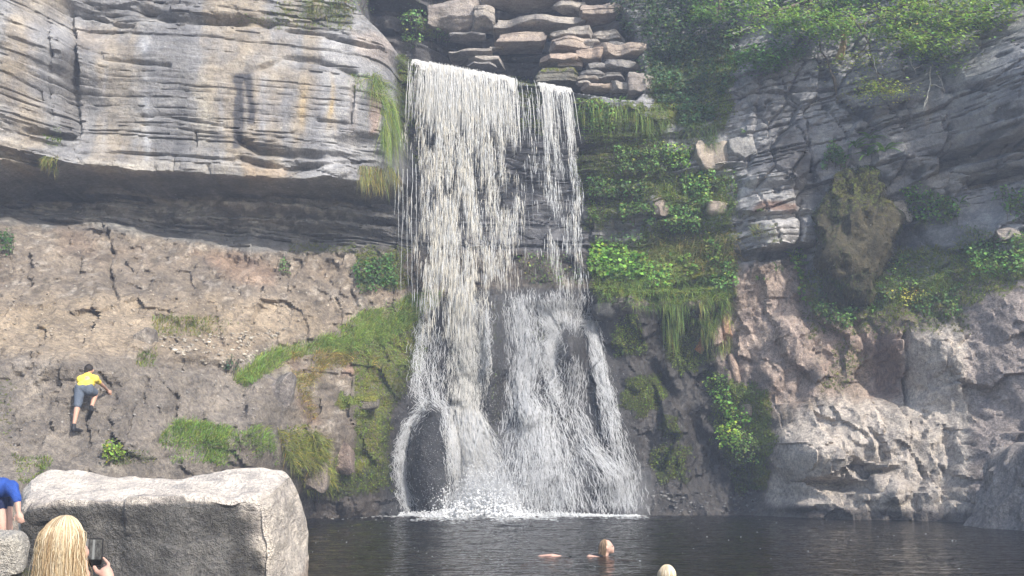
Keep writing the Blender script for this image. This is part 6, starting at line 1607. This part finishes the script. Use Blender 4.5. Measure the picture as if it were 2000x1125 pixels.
face = [(hh, .090, (1.0, .82, 1.18)), (hh + V3(.062, 0, -.035), .055, (1, .9, 1.2)), (hh + V3(.100, 0, -.012), .014, (1.4, .8, 1.2)), (hh + V3(.088, 0, -.075), .026, (1, 1.1, .9)), (hh + V3(.094, 0, -.043), .012, (1, 2.0, .6)), (hh + V3(.094, 0, -.055), .011, (1, 1.8, .6)), (hh + V3(.079, 0, .022), .020, (1, 2.4, .7)), (hh + V3(-.005, -.076, -.015), .020, (.8, .5, 1.3))]
grown('body', body, face, M_SKIN_PALE, sw, .008, 2)
for s in (-1, 1):
    gg = Geo(); gg.add(*uv_ball(hh + V3(.083, s * .032, .004), .010, 10, 6)); link('eye', gg.mesh('eye'), M_BLACK, sw)
link('hair', hair_locks(hh + V3(-.014, 0, .002), .092, .084, .104, 1800, 902, .13, [(.16, .10, .06), (.26, .17, .10), (.42, .30, .18)], facing=0.0, r=(.0022, .0045), flare=1.10, gate=1.62), M_HAIR, sw, kind='stuff')
grown('hair_cap', [], [(hh + V3(-.030, 0, .016), .088, (.98, .90, 1.04))], plain('brown_under', (.30, .20, .12), .55, .3, 90, .4, .4), sw, .010, 2)
grown('swimsuit', [[(V3(-.10, 0, -.08), .118), (V3(-.35, .02, -.13), .127), (V3(-.60, .03, -.12), .127)]], [], M_BLACK, sw, .014, 3)

S2 = at(1303, 1136, 12.9); o0 = V3(S2[0], 12.9, 0)
sw2 = person('pale blonde swimmer whose head top shows at the bottom edge', o0)
hh = V3(0, 0, .10)
body = [[(hh + V3(0, 0, -.09), .055), (V3(0, 0, -.10), .065)], [(V3(0, 0, -.16), .11), (V3(0, -.1, -.5), .12)], [(V3(-.15, 0, -.12), .055), (V3(-.36, .12, -.14), .042), (V3(-.40, .34, -.08), .03)], [(V3(.15, 0, -.12), .055), (V3(.36, .12, -.14), .042), (V3(.40, .34, -.08), .03)], [(V3(-.08, -.1, -.5), .09), (V3(-.12, -.2, -.85), .06), (V3(-.12, -.5, -1.1), .04)], [(V3(.08, -.1, -.5), .09), (V3(.12, -.2, -.85), .06), (V3(.12, -.5, -1.1), .04)]]
grown('body', body, [(hh, .092, (.84, 1, 1.2)), (hh + V3(0, .09, -.02), .018)], M_SKIN_PALE, sw2, .012, 2)
link('hair', hair_locks(hh + V3(0, -.01, .008), .088, .104, .108, 1800, 903, .16, [(.72, .60, .42), (.62, .48, .30), (.80, .70, .54)], facing=math.pi / 2, r=(.002, .0042)), M_HAIR, sw2, kind='stuff')
grown('hair_cap', [], [(hh + V3(0, -.018, .012), .096, (.87, 1, 1.1))], plain('pale_under', (.55, .43, .27), .55, .3, 90, .4, .4), sw2, .010, 2)
# ------------------------------------------------------------------ misty air
def box_mesh(name, lo, hi):
    V = [(x, y, z) for x in (lo[0], hi[0]) for y in (lo[1], hi[1]) for z in (lo[2], hi[2])]
    F = [(0, 1, 3, 2), (4, 6, 7, 5), (0, 4, 5, 1), (2, 3, 7, 6), (0, 2, 6, 4), (1, 5, 7, 3)]
    return mesh_from(name, V, F, smooth_sh=False)
m, nt, out = new_mat('misty_air')
vol = N(nt, 'ShaderNodeVolumePrincipled'); vol.inputs['Color'].default_value = (.68, .79, 1.0, 1); vol.inputs['Density'].default_value = HAZE_DENSITY
vol.inputs['Anisotropy'].default_value = 0.1
nt.links.new(vol.outputs[0], out.inputs['Volume'])
link('haze', box_mesh('haze', (-31, -13, -3.0), (31, 46.5, 21.5)), m, kind='stuff', label='bluish misty air filling the gorge')

# drifting spray at the foot of the cascade
def mist(px, py, Y, rad, dens, label):
    m, nt, out = new_mat('spray_mist'); v = N(nt, 'ShaderNodeVolumePrincipled'); v.inputs['Color'].default_value = (.97, .98, 1, 1); v.inputs['Density'].default_value = dens; v.inputs['Anisotropy'].default_value = .2
    nt.links.new(v.outputs[0], out.inputs['Volume']); g = Geo(); g.add(*uv_ball((0, 0, 0), 1.0, 24, 14, rad)); c = at(px, py, Y); link('spray_mist', g.mesh('spray_mist'), m, loc=c, kind='stuff', label=label)
Rm = np.random.default_rng(5)
for k_ in range(9):
    mist(945 + Rm.normal() * 40, 985 - abs(Rm.normal()) * 26, 32.75 + Rm.normal() * .12, (Rm.uniform(.35, .75), .45, Rm.uniform(.3, .65)), .22, 'bright spray where the main stream hits the pool')
mist(1000, 930, 33.0, (2.6, 1.0, 1.5), .12, 'thin spray drifting in front of the cascade'); mist(1235, 960, 33.2, (.7, .7, 1.0), .16, 'spray at the right foot of the cascade'); mist(1010, 640, 33.9, (2.2, .9, 1.5), .07, 'fine mist where the upper fall lands on the rock')
